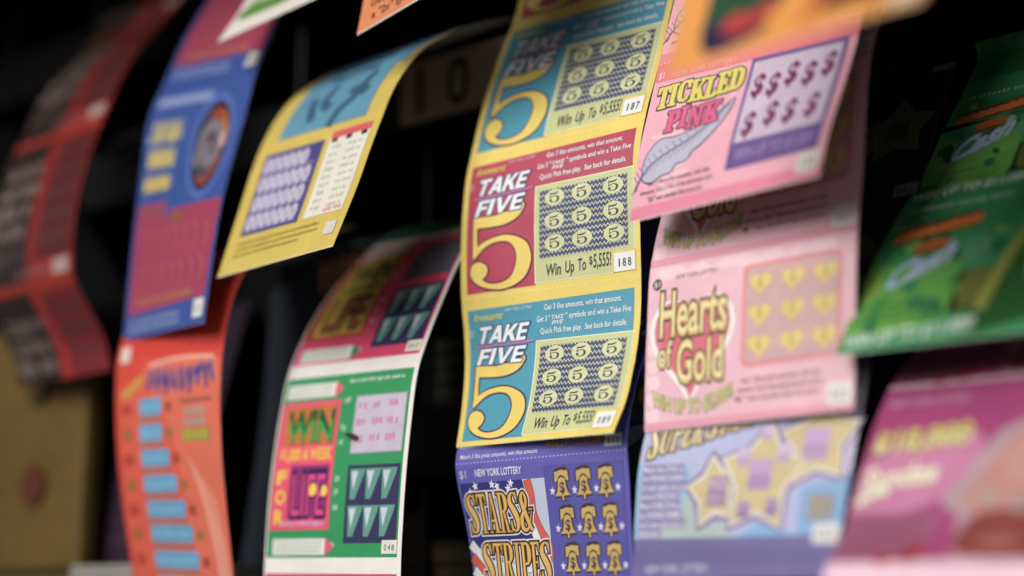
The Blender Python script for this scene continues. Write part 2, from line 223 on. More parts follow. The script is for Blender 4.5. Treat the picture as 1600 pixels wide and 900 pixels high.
  (-0.5,27.2,144.7,20.2,142),(-0.4,19.5,139.5,12.4,136.8),(-0.3,12.3,133.6,5.2,130.8),(-0.2,5.2,127.1,-2.4,124.6),(-0.1,-0.9,119.7,-8.8,117.5),
  (-0,-4.6,111.1,-12.5,109.1),(0.1,-5.6,100.7,-12.9,98.9),(0.2,-4,90.2,-10.5,88.8),(0.3,1.1,80.6,-4.8,79.5),(0.4,8,71.4,2.4,70.6),
  (0.5,14.8,62.4,9.3,61.9),(0.6,22.2,53.9,16.5,53.5),(0.7,28.9,45,23.1,44.7),(0.8,34.5,35.3,28.7,35.1),(0.9,39.3,25.2,33.4,25.1),
  (1,43.1,15.2,37.1,15.2),(1.1,45.5,5.7,39.5,5.7),(1.2,46.9,-3.7,40.9,-3.7),]),
 'faint': (-330.0, -228.58, 80, [
  (-1.3,78.3,60.1,77.7,59),(-1.2,76.2,52.4,75.2,51.5),(-1.1,74,44.6,72.6,43.9),(-1,71.9,37,70.1,36.3),(-0.9,69.8,29.2,67.7,28.7),
  (-0.8,67.6,21.5,65.2,21.1),(-0.7,65.4,13.8,62.8,13.4),(-0.6,63.1,6.2,60.3,5.8),(-0.5,60.9,-1.5,57.9,-1.8),(-0.4,58.8,-9.2,55.5,-9.5),
  (-0.3,56.7,-16.9,53.2,-17.1),(-0.2,54.7,-24.7,51.1,-24.8),(-0.1,52.8,-32.5,49,-32.6),(0,51.1,-40.3,47.1,-40.4),(0.1,49.6,-48.2,45.4,-48.2),
  (0.2,48.2,-56.1,43.8,-56.1),(0.3,46.9,-64,42.3,-64),(0.4,45.7,-72,41,-72),(0.5,44.6,-80,39.7,-80),(0.6,43.6,-88,38.5,-88),(0.7,42.7,-96,37.4,-96),
  (0.8,41.9,-104,36.3,-104),(0.9,41.1,-112,35.3,-112),(1,40.4,-120,34.3,-120),(1.1,39.8,-128,33.3,-127.9),(1.2,39.3,-136,32.5,-135.9),
  (1.3,38.9,-144,31.6,-143.9),(1.4,38.5,-152,30.9,-151.8),(1.5,38,-159.9,30,-159.8),]),
}

NROW, NCOL = 40, 10            # facets per ticket
LAYER = 0.00006                # thickness of one printed layer

def hermite(vs, ys, v):
    n = len(vs)
    i = min(max(int((v-vs[0])/(vs[1]-vs[0])+1e-6), 0), n-2)
    def tan(k):
        a, c = max(k-1, 0), min(k+1, n-1)
        return (ys[c]-ys[a])/(vs[c]-vs[a])
    h = vs[i+1]-vs[i]; t = (v-vs[i])/h
    return ((2*t**3-3*t*t+1)*ys[i]+(t**3-2*t*t+t)*h*tan(i)+(-2*t**3+3*t*t)*ys[i+1]+(t**3-t*t)*h*tan(i+1))

class Strip:
    def __init__(self, key):
        self.x0, self.x1, self.h, rows = PROFILES[key]
        self.w = 101.6
        vs = [r[0] for r in rows]
        self.v0, self.v1 = vs[0], vs[-1]
        self.kmin = int(math.floor(self.v0*NROW+1e-6)); self.kmax = int(round(self.v1*NROW))
        self.L, self.Rr = {}, {}
        for k in range(self.kmin-2, self.kmax+3):
            v = k/NROW
            vv = min(max(v, self.v0), self.v1)
            c = [hermite(vs, [r[j] for r in rows], vv) for j in (1, 2, 3, 4)]
            if v != vv:                                  # straight run-out past the ends
                e = 0.02 if v > vv else -0.02
                d = [(hermite(vs, [r[j] for r in rows], vv)-hermite(vs, [r[j] for r in rows], vv-e))/e for j in (1, 2, 3, 4)]
                c = [a+b*(v-vv) for a, b in zip(c, d)]
            self.L[k] = Vector((self.x0, c[0], c[1]))/1000
            self.Rr[k] = Vector((self.x1, c[2], c[3]))/1000
        self.N = {}
    def flat(self, u, k): return self.L[k]*(1-u)+self.Rr[k]*u
    def normal(self, u, k):
        key = (round(u, 3), k)
        if key not in self.N:
            a, b = max(k-1, self.kmin-2), min(k+1, self.kmax+2)
            dv = self.flat(u, b)-self.flat(u, a)
            du = self.Rr[k]-self.L[k]
            n = dv.cross(du).normalized()
            if n.y > 0 and abs(n.y) > 0.02: n = -n
            self.N[key] = n
        return self.N[key]
    def place(self, u, v, h):
        f = v*NROW
        k = int(math.floor(f+1e-7)); k = min(max(k, self.kmin-2), self.kmax+1)
        t = f-k
        n = self.normal(u, k)*(1-t)+self.normal(u, k+1)*t
        n.normalize()
        return self.flat(u, k)*(1-t)+self.flat(u, k+1)*t+n*h, n

# ------------------------------------------------------------------ flat shapes
def clip_axis(poly, ax, val, keep_less):
    out = []
    n = len(poly)
    for i in range(n):
        a, b = poly[i], poly[(i+1) % n]
        da, db = a[ax]-val, b[ax]-val
        if not keep_less: da, db = -da, -db
        if da <= 0: out.append(a)
        if (da < 0 and db > 0) or (da > 0 and db < 0):
            t = da/(da-db)
            p = [a[0]+(b[0]-a[0])*t, a[1]+(b[1]-a[1])*t]; p[ax] = val
            out.append(tuple(p))
    return out
def bands(poly, ax, step):
    lo = min(p[ax] for p in poly); hi = max(p[ax] for p in poly)
    i0 = math.floor(lo/step+1e-6); i1 = math.ceil(hi/step-1e-6)
    if i1-i0 <= 1: return [poly]
    res = []; rest = poly
    for i in range(i0+1, i1):
        a = clip_axis(rest, ax, i*step, True); rest = clip_axis(rest, ax, i*step, False)
        if len(a) >= 3: res.append(a)
        if len(rest) < 3: break
    if len(rest) >= 3: res.append(rest)
    return res
def triangles(poly):
    if len(poly) == 3: return [poly]
    vs = [Vector((p[0], p[1], 0)) for p in poly]
    return [[poly[i] for i in t] for t in tessellate_polygon([vs])]
def smooth_closed(pts, n=6):
    out = []; m = len(pts)
    for i in range(m):
        p0, p1, p2, p3 = pts[i-1], pts[i], pts[(i+1) % m], pts[(i+2) % m]
        for j in range(n):
            t = j/n
            out.append(tuple(0.5*((2*p1[a])+(-p0[a]+p2[a])*t+(2*p0[a]-5*p1[a]+4*p2[a]-p3[a])*t*t+(-p0[a]+3*p1[a]-3*p2[a]+p3[a])*t**3) for a in (0, 1)))
    return out
def smooth_open(pts, n=6):
    if len(pts) < 3: return list(pts)
    ext = [tuple(2*a-b for a, b in zip(pts[0], pts[1]))]+list(pts)+[tuple(2*a-b for a, b in zip(pts[-1], pts[-2]))]
    out = []; dim = len(pts[0])
    for i in range(1, len(ext)-2):
        p0, p1, p2, p3 = ext[i-1:i+3]
        for j in range(n):
            t = j/n
            out.append(tuple(0.5*((2*p1[a])+(-p0[a]+p2[a])*t+(2*p0[a]-5*p1[a]+4*p2[a]-p3[a])*t*t+(-p0[a]+3*p1[a]-3*p2[a]+p3[a])*t**3) for a in range(dim)))
    out.append(tuple(pts[-1]))
    return out
def rect(u0, v0, u1, v1): return [(u0, v0), (u1, v0), (u1, v1), (u0, v1)]
def rrect(u0, v0, u1, v1, ru, rv, n=5):
    o = []
    for cx, cy, a0 in ((u1-ru, v0+rv, -90), (u1-ru, v1-rv, 0), (u0+ru, v1-rv, 90), (u0+ru, v0+rv, 180)):
        for j in range(n+1):
            a = R(a0+90*j/n); o.append((cx+ru*math.cos(a), cy+rv*math.sin(a)))
    return o
def ellipse(u, v, ru, rv, n=28): return [(u+ru*math.cos(2*math.pi*i/n), v+rv*math.sin(2*math.pi*i/n)) for i in range(n)]
def star(u, v, ru, rv, inner=0.42, rot=0.0, pts=5):
    o = []
    for i in range(2*pts):
        r = 1 if i % 2 == 0 else inner
        a = rot-math.pi/2+math.pi*i/pts
        o.append((u+ru*r*math.cos(a), v+rv*r*math.sin(a)))
    return o
def heart(u, v, ru, rv, n=36):
    o = []
    for i in range(n):
        t = 2*math.pi*i/n
        x = 16*math.sin(t)**3/16; y = -(13*math.cos(t)-5*math.cos(2*t)-2*math.cos(3*t)-math.cos(4*t))/15
        o.append((u+ru*x, v+rv*(y*0.95+0.05)))
    return o

# ------------------------------------------------------------------ lettering from the built-in font
_glyphs = {}
def glyph_tris(text, bold=0.0, shear=0.0, space=1.0):
    key = (text, bold, shear, space)
    if key not in _glyphs:
        cu = bpy.data.curves.new('lettering', 'FONT')
        cu.body = text; cu.offset = bold; cu.shear = shear; cu.space_character = space
        cu.resolution_u = 3; cu.fill_mode = 'FRONT'
        ob = bpy.data.objects.new('lettering', cu); COL.objects.link(ob)
        dg = bpy.context.evaluated_depsgraph_get()
        me = ob.evaluated_get(dg).to_mesh()
        tris = []
        for p in me.polygons:
            q = [(me.vertices[i].co.x, me.vertices[i].co.y) for i in p.vertices]
            tris += triangles(q) if len(q) > 3 else [q]
        bpy.data.objects.remove(ob); bpy.data.curves.remove(cu)
        xs = [p[0] for t in tris for p in t]
        _glyphs[key] = (tris, min(xs), max(xs))
    return _glyphs[key]
CAP = 0.729

# serif and sans display letters: convex pieces and tapering strokes in a unit cell, y up
def P(*a): return ('p', [(a[i], a[i+1]) for i in range(0, len(a), 2)])
def S_(w, *a): return ('s', [(a[i], a[i+1], w*a[i+2]) for i in range(0, len(a), 3)])
SANS = {
 'T': (0.80, [P(0,.80, .84,.80, .84,1, 0,1), P(.30,0, .54,0, .54,.81, .30,.81)]),
 'A': (0.92, [P(0,0, .25,0, .60,1, .34,1), P(.68,0, .93,0, .62,1, .36,1), P(.20,.20, .74,.20, .68,.38, .26,.38)]),
 'K': (0.86, [P(0,0, .24,0, .24,1, 0,1), P(.22,.36, .40,.36, .84,1, .56,1, .22,.56), P(.28,.50, .50,.62, .90,0, .62,0)]),
 'E': (0.66, [P(0,0, .24,0, .24,1, 0,1), P(.23,.80, .66,.80, .66,1, .23,1), P(.23,.41, .62,.41, .62,.60, .23,.60), P(.23,0, .66,0, .66,.20, .23,.20)]),
 'F': (0.64, [P(0,0, .24,0, .24,1, 0,1), P(.23,.80, .66,.80, .66,1, .23,1), P(.23,.40, .60,.40, .60,.59, .23,.59)]),
 'I': (0.26, [P(0,0, .25,0, .25,1, 0,1)]),
 'V': (0.90, [P(0,1, .26,1, .56,0, .36,0), P(.66,1, .92,1, .56,0, .38,0)]),
}
SERIF = {
 'S': (.58, [S_(1, .50,.80,.10, .44,.93,.09, .28,.965,.08, .12,.88,.15, .10,.72,.20, .24,.57,.24, .38,.43,.24, .46,.27,.20, .42,.10,.14, .26,.035,.08, .10,.10,.10, .05,.24,.10), P(.46,.72, .54,.72, .52,1, .47,1), P(.02,0, .07,0, .11,.30, .02,.30)]),
 'T': (.60, [P(.23,.03, .40,.03, .40,.98, .23,.98), P(.02,.92, .61,.92, .61,1, .02,1), P(.02,.72, .06,.72, .14,.94, .02,.94), P(.61,.72, .57,.72, .49,.94, .61,.94), P(.14,0, .49,0, .49,.05, .14,.05)]),
 'A': (.66, [P(.06,.02, .13,.02, .36,1, .28,1), P(.40,.02, .59,.02, .40,1, .27,1), P(.14,.27, .46,.27, .46,.34, .16,.34), P(.00,0, .20,0, .20,.05, .00,.05), P(.34,0, .66,0, .66,.05, .34,.05)]),
 'R': (.68, [P(.09,.03, .26,.03, .26,.98, .09,.98), P(.0,0, .34,0, .34,.05, .0,.05), P(.0,.95, .28,.95, .28,1, .0,1), S_(1, .22,.965,.07, .40,.95,.10, .50,.84,.17, .50,.66,.17, .40,.54,.10, .22,.52,.07), P(.27,.53, .40,.53, .60,.02, .42,.02), P(.42,0, .70,0, .70,.05, .42,.05)]),
 'I': (.36, [P(.09,.03, .26,.03, .26,.98, .09,.98), P(0,0, .35,0, .35,.05, 0,.05), P(0,.95, .35,.95, .35,1, 0,1)]),
 'P': (.60, [P(.09,.03, .26,.03, .26,.98, .09,.98), P(0,0, .35,0, .35,.05, 0,.05), P(0,.95, .28,.95, .28,1, 0,1), S_(1, .22,.965,.07, .42,.95,.11, .51,.82,.18, .51,.62,.18, .42,.49,.11, .22,.47,.07)]),
 'E': (.56, [P(.09,.03, .26,.03, .26,.98, .09,.98), P(0,0, .54,0, .54,.07, 0,.07), P(0,.93, .52,.93, .52,1, 0,1), P(.52,.98, .52,.74, .48,.74, .40,.95), P(.54,.02, .54,.29, .50,.29, .40,.06), P(.24,.48, .40,.48, .40,.54, .24,.54), P(.37,.38, .42,.38, .42,.64, .37,.64)]),
 '&': (.78, [S_(1, .74,.50,.05, .64,.30,.07, .48,.10,.10, .30,.04,.13, .13,.12,.17, .13,.34,.17, .28,.50,.12, .44,.66,.12, .46,.84,.12, .34,.96,.08, .21,.86,.14, .22,.70,.17, .40,.40,.18, .60,.12,.16, .74,.04,.12), P(.56,.52, .82,.52, .82,.57, .56,.57)]),
 'U': (.66, [P(.08,.28, .25,.28, .25,.98, .08,.98), P(0,.95, .33,.95, .33,1, 0,1), S_(1, .165,.34,.17, .20,.12,.14, .34,.05,.09, .48,.12,.08, .54,.34,.08, .54,.97,.08), P(.44,.95, .66,.95, .66,1, .44,1)]),
 'C': (.62, [S_(1, .54,.70,.09, .48,.90,.08, .32,.96,.08, .16,.82,.15, .12,.50,.20, .16,.20,.16, .32,.05,.08, .48,.12,.08, .55,.28,.06), P(.50,.66, .58,.66, .57,1, .52,1)]),
 'K': (.72, [P(.09,.03, .26,.03, .26,.98, .09,.98), P(0,0, .35,0, .35,.06, 0,.06), P(0,.94, .35,.94, .35,1, 0,1), P(.24,.36, .56,.96, .65,.96, .26,.30), P(.33,.54, .44,.62, .68,.02, .48,.02), P(.42,0, .74,0, .74,.06, .42,.06), P(.46,.94, .72,.94, .72,1, .46,1)]),
 'L': (.54, [P(.09,.03, .26,.03, .26,.98, .09,.98), P(0,0, .52,0, .52,.07, 0,.07), P(0,.94, .35,.94, .35,1, 0,1), P(.52,.02, .52,.32, .48,.32, .38,.06)]),
 'D': (.66, [P(.09,.03, .26,.03, .26,.98, .09,.98), P(0,0, .30,0, .30,.07, 0,.07), P(0,.93, .30,.93, .30,1, 0,1), S_(1, .24,.965,.07, .42,.92,.12, .53,.70,.18, .53,.30,.18, .42,.08,.12, .24,.035,.07)]),
 'N': (.74, [P(.10,.03, .18,.03, .18,.98, .10,.98), P(.10,1, .24,1, .62,0, .52,0), P(.55,.02, .63,.02, .63,.98, .55,.98), P(.02,0, .26,0, .26,.06, .02,.06), P(.48,.94, .72,.94, .72,1, .48,1)]),
}
def grow_convex(poly, e):
    """offset a convex polygon outwards by e (same unit in both axes)"""
    area = sum(poly[i][0]*poly[(i+1) % len(poly)][1]-poly[(i+1) % len(poly)][0]*poly[i][1] for i in range(len(poly)))
    sg = 1 if area > 0 else -1
    out = []
    n = len(poly)
    for i in range(n):
        a, b, c = poly[i-1], poly[i], poly[(i+1) % n]
        d1 = Vector((b[0]-a[0], b[1]-a[1])); d2 = Vector((c[0]-b[0], c[1]-b[1]))
        if d1.length < 1e-9 or d2.length < 1e-9: out.append(b); continue
        d1.normalize(); d2.normalize()
        n1 = Vector((d1.y, -d1.x))*sg; n2 = Vector((d2.y, -d2.x))*sg
        m = n1+n2
        if m.length < 0.2: m = n1
        m.normalize()
        k = e/max(m.dot(n1), 0.5)
        out.append((b[0]+m.x*k, b[1]+m.y*k))
    return out

# ------------------------------------------------------------------ a printed piece that lies on a strip
class Piece:
    """one mesh: flat shapes given in ticket fractions (u right, v down), wrapped on the strip"""
    def __init__(self, strip, tick):
        self.s, self.t = strip, tick
        self.W, self.H = strip.w, strip.h
        self.tris = []          # (poly, material index, height)
        self.mats = []
        self.j = 0
    def mi(self, rgb, kind):
        m = material(rgb, kind)
        if m not in self.mats: self.mats.append(m)
        return self.mats.index(m)
    def poly(self, pts, rgb, lv, kind='ink'):
        i = self.mi(rgb, kind)
        h = lv*LAYER
        for t in triangles(list(pts)): self.tris.append((t, i, h))
    def mm(self, pts): return [(u*self.W, v*self.H) for u, v in pts]
    def uv(self, pts): return [(x/self.W, y/self.H) for x, y in pts]
    def grow(self, pts, e): return self.uv(grow_convex(self.mm(pts), e))
    def stroke(self, pts, width, rgb, lv, kind='ink', closed=False):
        """ribbon along pts (u, v[, width mm]); width in mm"""
        q = [(p[0]*self.W, p[1]*self.H, (p[2] if len(p) > 2 else width)/2) for p in pts]
        n = len(q); left, right = [], []
        for i in range(n):
            a = q[(i-1) % n] if (closed or i > 0) else q[i]
            b = q[(i+1) % n] if (closed or i < n-1) else q[i]
            d = Vector((b[0]-a[0], b[1]-a[1]))
            if d.length < 1e-9: d = Vector((1, 0))
            d.normalize(); w = q[i][2]
            if 0 < i < n-1:
                e1 = Vector((q[i][0]-a[0], q[i][1]-a[1])); 
                if e1.length > 1e-9:
                    e1.normalize(); w = w/max(abs(e1.dot(d)), 0.6)
            left.append((q[i][0]-d.y*w, q[i][1]+d.x*w)); right.append((q[i][0]+d.y*w, q[i][1]-d.x*w))
        mi = self.mi(rgb, kind); h = lv*LAYER
        for i in range(n if closed else n-1):
            k = (i+1) % n
            for t in ([left[i], left[k], right[k]], [left[i], right[k], right[i]]):
                self.tris.append((self.uv(t), mi, h))
    def text(self, s, u0, u1, vb, hh, rgb, lv, bold=0.0, shear=0.0, slope=0.0, bend=0.0, outline=None, oe=0.03, space=1.0, kind='ink'):
        """one line from u0 to u1, baseline vb, cap height hh (ticket fractions)"""
        base, x0, x1 = glyph_tris(s, bold, shear, space)
        todo = [(base, rgb, lv)]
        if outline:
            todo.insert(0, (glyph_tris(s, bold+oe, shear, space)[0], outline, lv-0.5))
        for tris, c, l in todo:
            mi = self.mi(c, kind); h = l*LAYER
            for t in tris:
                o = []
                for x, y in t:
                    f = (x-x0)/(x1-x0)
                    o.append((u0+(u1-u0)*f, vb-hh*y/CAP+slope*f+bend*(1-(2*f-1)**2)))
                self.tris.append((o, mi, h))
    def letters(self, font, s, u0, u1, vt, vb, shear, layers, gap=0.10, wave=None, spread=0.0):
        """display letters; layers = [(grow mm, rgb, level)]"""
        widths = [font[c][0] for c in s]
        total = sum(widths)+gap*(len(s)-1)
        hh = vb-vt; sc = (u1-u0)/total
        for e, rgb, lv in layers:
            x = 0.0; jj = 0
            for ci, ch in enumerate(s):
                w, pcs = font[ch]
                dv = wave[ci] if wave else 0.0
                def tr(p): return (u0+(x+p[0])*sc+shear*p[1]*hh*self.H/self.W, vb-p[1]*hh+dv)
                for kind, pts in pcs:
                    jj += 1
                    l = lv+0.06*(jj % 5)
                    if kind == 'p':
                        q = [tr(p) for p in pts]
                        self.poly(self.grow(q, e) if e else q, rgb, l)
                    else:
                        k = math.sqrt(sc*self.W*hh*self.H)
                        q = smooth_open([tr(p)+(p[2]*k,) for p in pts], 5)
                        q = [(a, b, max(c+2*e, 0.05)) for a, b, c in q]
                        self.stroke(q, 1, rgb, l)
                x += w+gap
    def greek(self, u0, u1, v, hh, rgb, lv, seed=0, slope=0.0, fill=0.6):
        """a line of print too small and blurred to read: irregular letter-sized dashes"""
        rnd = random.Random(seed*7919+int(v*1000))
        x = u0; mi = None
        step = hh*self.H/self.W
        while x < u1-step*0.4:
            word = rnd.randint(2, 7)
            for _ in range(word):
                if x > u1-step*0.4: break
                w = step*rnd.uniform(0.35, 0.75); a = rnd.uniform(0, 0.25)*hh; b = hh if rnd.random() < 0.8 else hh*1.25
                vs = v+slope*(x-u0)
                self.poly(rect(x, vs+a, x+w*fill, vs+b), rgb, lv)
                x += w
            x += step*0.45
    def build(self, name, parent, base):
        s, t = self.s, self.t
        verts, faces, mids, nors = [], [], [], []
        for tri, mi, h in self.tris:
            tv = [(min(max(p[0], -0.02), 1.02), p[1]+t) for p in tri]
            a = abs((tv[1][0]-tv[0][0])*(tv[2][1]-tv[0][1])-(tv[2][0]-tv[0][0])*(tv[1][1]-tv[0][1]))
            if a < 1e-10: continue
            for b in bands(tv, 1, 1.0/NROW):
                for c in bands(b, 0, 1.0/NCOL):
                    if len(c) < 3: continue
                    ar = sum(c[q][0]*c[q-len(c)+1][1]-c[q-len(c)+1][0]*c[q][1] for q in range(len(c)))
                    if abs(ar) < 2e-9: continue
                    k = len(verts); w = []
                    for u, v in c:
                        p, n = s.place(u, v, h+1.5*LAYER)
                        w.append(p); nors.append(n); verts.append(p-base)
                    f = list(range(k, k+len(c)))
                    if ar > 0: f.reverse()
                    faces.append(f); mids.append(mi)
        return finish(name, verts, faces, mids, self.mats, parent, nors)

def finish(name, verts, faces, mids, mats, parent=None, nors=None, smooth=True):
    me = bpy.data.meshes.new(name)
    me.from_pydata([tuple(v) for v in verts], [], faces)
    for m in mats: me.materials.append(m)
    me.polygons.foreach_set('material_index', mids)
    if smooth: me.polygons.foreach_set('use_smooth', [True]*len(faces))
    me.update()
    if nors: me.normals_split_custom_set_from_vertices([tuple(n) for n in nors])
    o = bpy.data.objects.new(name, me); COL.objects.link(o)
    if parent: o.parent = parent
    return o

def sheet(strip, tick, v_from, v_to, rgb, back, parent, base, extra=None, teeth=False, tooth_rgb=(235, 232, 225)):
    """the paper of one ticket: front, back and edges, with its printed ground on top"""
    th = 0.00025
    mats = [material(rgb, 'ink'), material(back, 'paper'), material(tooth_rgb, 'paper')]
    verts, faces, mids, nors = [], [], [], []
    k0, k1 = int(round(v_from*NROW)), int(round(v_to*NROW))
    n = k1-k0+1
    for side, h in ((0, 0.0), (1, -th)):
        for i in range(n):
            for j in range(NCOL+1):
                p, nn = strip.place(j/NCOL, (k0+i)/NROW, h)
                verts.append(p-base); nors.append(nn if side == 0 else -nn)
    def idx(side, i, j): return side*n*(NCOL+1)+i*(NCOL+1)+j
    for i in range(n-1):
        for j in range(NCOL):
            a, b, c, d = idx(0, i, j), idx(0, i, j+1), idx(0, i+1, j+1), idx(0, i+1, j)
            faces.append((a, d, c, b)); mids.append(0)
            a, b, c, d = idx(1, i, j), idx(1, i, j+1), idx(1, i+1, j+1), idx(1, i+1, j)
            faces.append((a, b, c, d)); mids.append(1)
    def wall(pts_f, pts_b):
        k = len(verts)
        for a, b in zip(pts_f, pts_b):
            verts.append(verts[a]); verts.append(verts[b]); nors.append(nors[a]); nors.append(nors[a])
        for i in range(len(pts_f)-1):
            faces.append((k+2*i, k+2*i+1, k+2*i+3, k+2*i+2)); mids.append(2)
    wall([idx(0, i, 0) for i in range(n)], [idx(1, i, 0) for i in range(n)])
    wall([idx(0, i, NCOL) for i in range(n)], [idx(1, i, NCOL) for i in range(n)])
    wall([idx(0, n-1, j) for j in range(NCOL+1)], [idx(1, n-1, j) for j in range(NCOL+1)])
    wall([idx(0, 0, j) for j in range(NCOL+1)], [idx(1, 0, j) for j in range(NCOL+1)])
    if teeth:                                            # torn perforation: a row of small paper teeth
        m = 62
        for q in range(m):
            u0, u1 = (q+0.12)/m, (q+0.80)/m
            k = len(verts)
            for h in (0.0, -th):
                for u, v in ((u0, v_to), (u1, v_to), (u1-0.1/m, v_to+0.9/strip.h), (u0+0.1/m, v_to+0.9/strip.h)):
                    p, nn = strip.place(u, v, h); verts.append(p-base); nors.append(nn)
            faces += [(k, k+3, k+2, k+1), (k+4, k+5, k+6, k+7), (k+3, k+7, k+6, k+2), (k, k+4, k+7, k+3), (k+1, k+2, k+6, k+5)]
            mids += [2, 2, 2, 2, 2]
    if extra:                                            # the printed ground belongs to the ticket itself
        off = len(mats); mats = mats+extra.mats
        for tri, mi, h in extra.tris:
            tv = [(min(max(p[0], 0), 1), min(max(p[1]+tick, v_from), v_to)) for p in tri]
            a = abs((tv[1][0]-tv[0][0])*(tv[2][1]-tv[0][1])-(tv[2][0]-tv[0][0])*(tv[1][1]-tv[0][1]))
            if a < 1e-10: continue
            for b in bands(tv, 1, 1.0/NROW):
                for c in bands(b, 0, 1.0/NCOL):
                    if len(c) < 3: continue
                    ar = sum(c[q][0]*c[q-len(c)+1][1]-c[q-len(c)+1][0]*c[q][1] for q in range(len(c)))
                    if abs(ar) < 2e-9: continue
                    k = len(verts); w = []
                    for u, v in c:
                        p, nn = strip.place(u, v, h)
                        w.append(p); nors.append(nn); verts.append(p-base)
                    f = list(range(k, k+len(c)))
                    if ar > 0: f.reverse()
                    faces.append(f); mids.append(off+mi)
    return finish('ticket', verts, faces, mids, mats, parent, nors)

def thing(name, loc, label, cat, group=None):
    o = bpy.data.objects.new(name, None); COL.objects.link(o)
    o.empty_display_size = 0.01
    o.location = loc; o['label'] = label; o['category'] = cat
    if group: o['group'] = group
    return o

def strip_thing(key, label, end=None, group='ticket strips hanging from the dispenser'):
    s = Strip(key)
    end = s.v1 if end is None else end
    base = s.place(0.5, end, 0)[0]
    return s, thing('ticket_strip', base, label, 'lottery tickets', group), base

class Ticket:
    """one ticket of a strip: ground shapes go into its own mesh, pieces become its sub-parts"""
    def __init__(self, s, root, base, t, v_from=None, v_to=None, rgb=(240, 240, 235), back=(205, 205, 200), teeth=False, tooth=(235, 232, 225)):
        self.s, self.root, self.base, self.t = s, root, base, t
        self.vf = max(t, s.v0) if v_from is None else v_from
        self.vt = t+1 if v_to is None else v_to
        self.rgb, self.back, self.teeth, self.tooth = rgb, back, teeth, tooth
        self.ground = Piece(s, t); self.parts = []
    def piece(self, name):
        p = Piece(self.s, self.t); self.parts.append((name, p)); return p
    def perforation(self, rgb, v=0.0, n=46, lv=1.0):
        for q in range(n):
            u = (q+0.3)/n
            self.ground.poly(rect(u, v-0.004, u+0.40/n, v+0.007), rgb, lv)
    def done(self):
        if self.vt-self.vf < 1.5/NROW: return None
        o = sheet(self.s, self.t, self.vf, self.vt, self.rgb, self.back, self.root, self.base, self.ground, self.teeth, self.tooth)
        for name, p in self.parts:
            if p.tris: p.build(name, o, self.base)
        return o
def number_box(tk, u0, v0, u1, v1, txt, rgb=(232, 232, 228), ink=(70, 72, 82), edge=None):
    p = tk.piece('number_box')
    if edge: p.poly(rect(u0-0.008, v0-0.012, u1+0.004, v1+0.004), edge, 3.4)
    p.poly(rect(u0, v0, u1, v1), rgb, 4)
    if txt:
        cw = (u1-u0)
        for i, ch in enumerate(txt):
            a = u0+cw*(0.16+0.25*i); w = 0.07 if ch == '1' else 0.17
            p.text(ch, a+cw*(0.05 if ch == '1' else 0), a+cw*(0.05 if ch == '1' else 0)+cw*w, v1-(v1-v0)*0.24, (v1-v0)*0.46, ink, 5, bold=0.02)
    return p

# ------------------------------------------------------------------ the dispenser behind the strips
def box_mesh(name, x0, x1, y0, y1, z0, z1, mat, parent=None, bev=0.0015, origin=Vector((0, 0, 0))):
    import bmesh
    bm = bmesh.new()
    bmesh.ops.create_cube(bm, size=1)
    for v in bm.verts:
        v.co = Vector((x0+(v.co.x+0.5)*(x1-x0), y0+(v.co.y+0.5)*(y1-y0), z0+(v.co.z+0.5)*(z1-z0)))-origin
    if bev: bmesh.ops.bevel(bm, geom=list(bm.edges), offset=bev, segments=2, affect='EDGES', profile=0.5)
    me = bpy.data.meshes.new(name); bm.to_mesh(me); bm.free()
    me.materials.append(mat)
    o = bpy.data.objects.new(name, me); COL.objects.link(o)
    if parent: o.parent = parent
    return o
black = material((11, 11, 11), 'plastic'); black2 = material((16, 15, 15), 'plastic')
smoke = material((34, 32, 33), 'plastic')
DX0, DX1 = -1.20, 0.47
dbase = Vector(((DX0+DX1)/2, 0.22, -0.40))
disp = thing('ticket_dispenser', dbase, 'black tiered ticket dispenser whose slots feed all the hanging strips', 'dispenser')
box_mesh('back_panel', DX0, DX1, 0.30, 0.31, -0.40, 0.42, black, disp, origin=dbase)
for x in (DX0-0.006, DX1+0.0005): box_mesh('side_panel', x, x+0.005, 0.075, 0.312, -0.40, 0.42, black, disp, origin=dbase)
box_mesh('added_shade_canopy', DX0, DX1, -0.275, 0.2995, 0.380, 0.400, black, disp, 0.002, origin=dbase)  # unseen slab added overhead to shade the tops of the strips
TIERS = (0.360, 0.262, 0.163, 0.063, -0.037, -0.137)
for i, z in enumerate(TIERS):
    y0 = 0.002 if i == 0 else 0.084
    box_mesh('shelf', DX0, DX1, y0, 0.2995, z-0.036, z, black, disp, origin=dbase)
    box_mesh('front_lip', DX0, DX1, y0-0.005, y0-0.001, z-0.039, z-0.002, black2, disp, 0.001, origin=dbase)
for k in (-5, -4, -3, -2, -1, 0, 1, 3):
    for i in range(len(TIERS)-1):
        x = -0.0055+0.11*k
        box_mesh('divider', x, x+0.003, 0.10, 0.2990, TIERS[i+1]+0.001, TIERS[i]-0.038, smoke, disp, 0.0008, origin=dbase)
# shelf number plate with a big black 10
pl = box_mesh('number_plate', -0.112, -0.012, 0.0745, 0.0785, 0.1245, 0.160, material((176, 160, 134), 'plastic'), disp, 0.001, origin=dbase)
def numeral(ch, x0, x1, z0, z1):
    tris, a, b = glyph_tris(ch, 0.012)
    ys = [p[1] for t in tris for p in t]; lo, hi = min(ys), max(ys)
    vs, fs = [], []
    for t in tris:
        k = len(vs)
        for x, y in t: vs.append(Vector((x0+(x-a)/(b-a)*(x1-x0), 0.0742, z0+(y-lo)/(hi-lo)*(z1-z0)))-dbase)
        fs.append((k, k+1, k+2))
    return finish('numeral', vs, fs, [0]*len(fs), [material((18, 17, 16), 'ink')], pl, None, False)
numeral('1', -0.0985, -0.0935, 0.1275, 0.156)
numeral('0', -0.0755, -0.0595, 0.1275, 0.156)

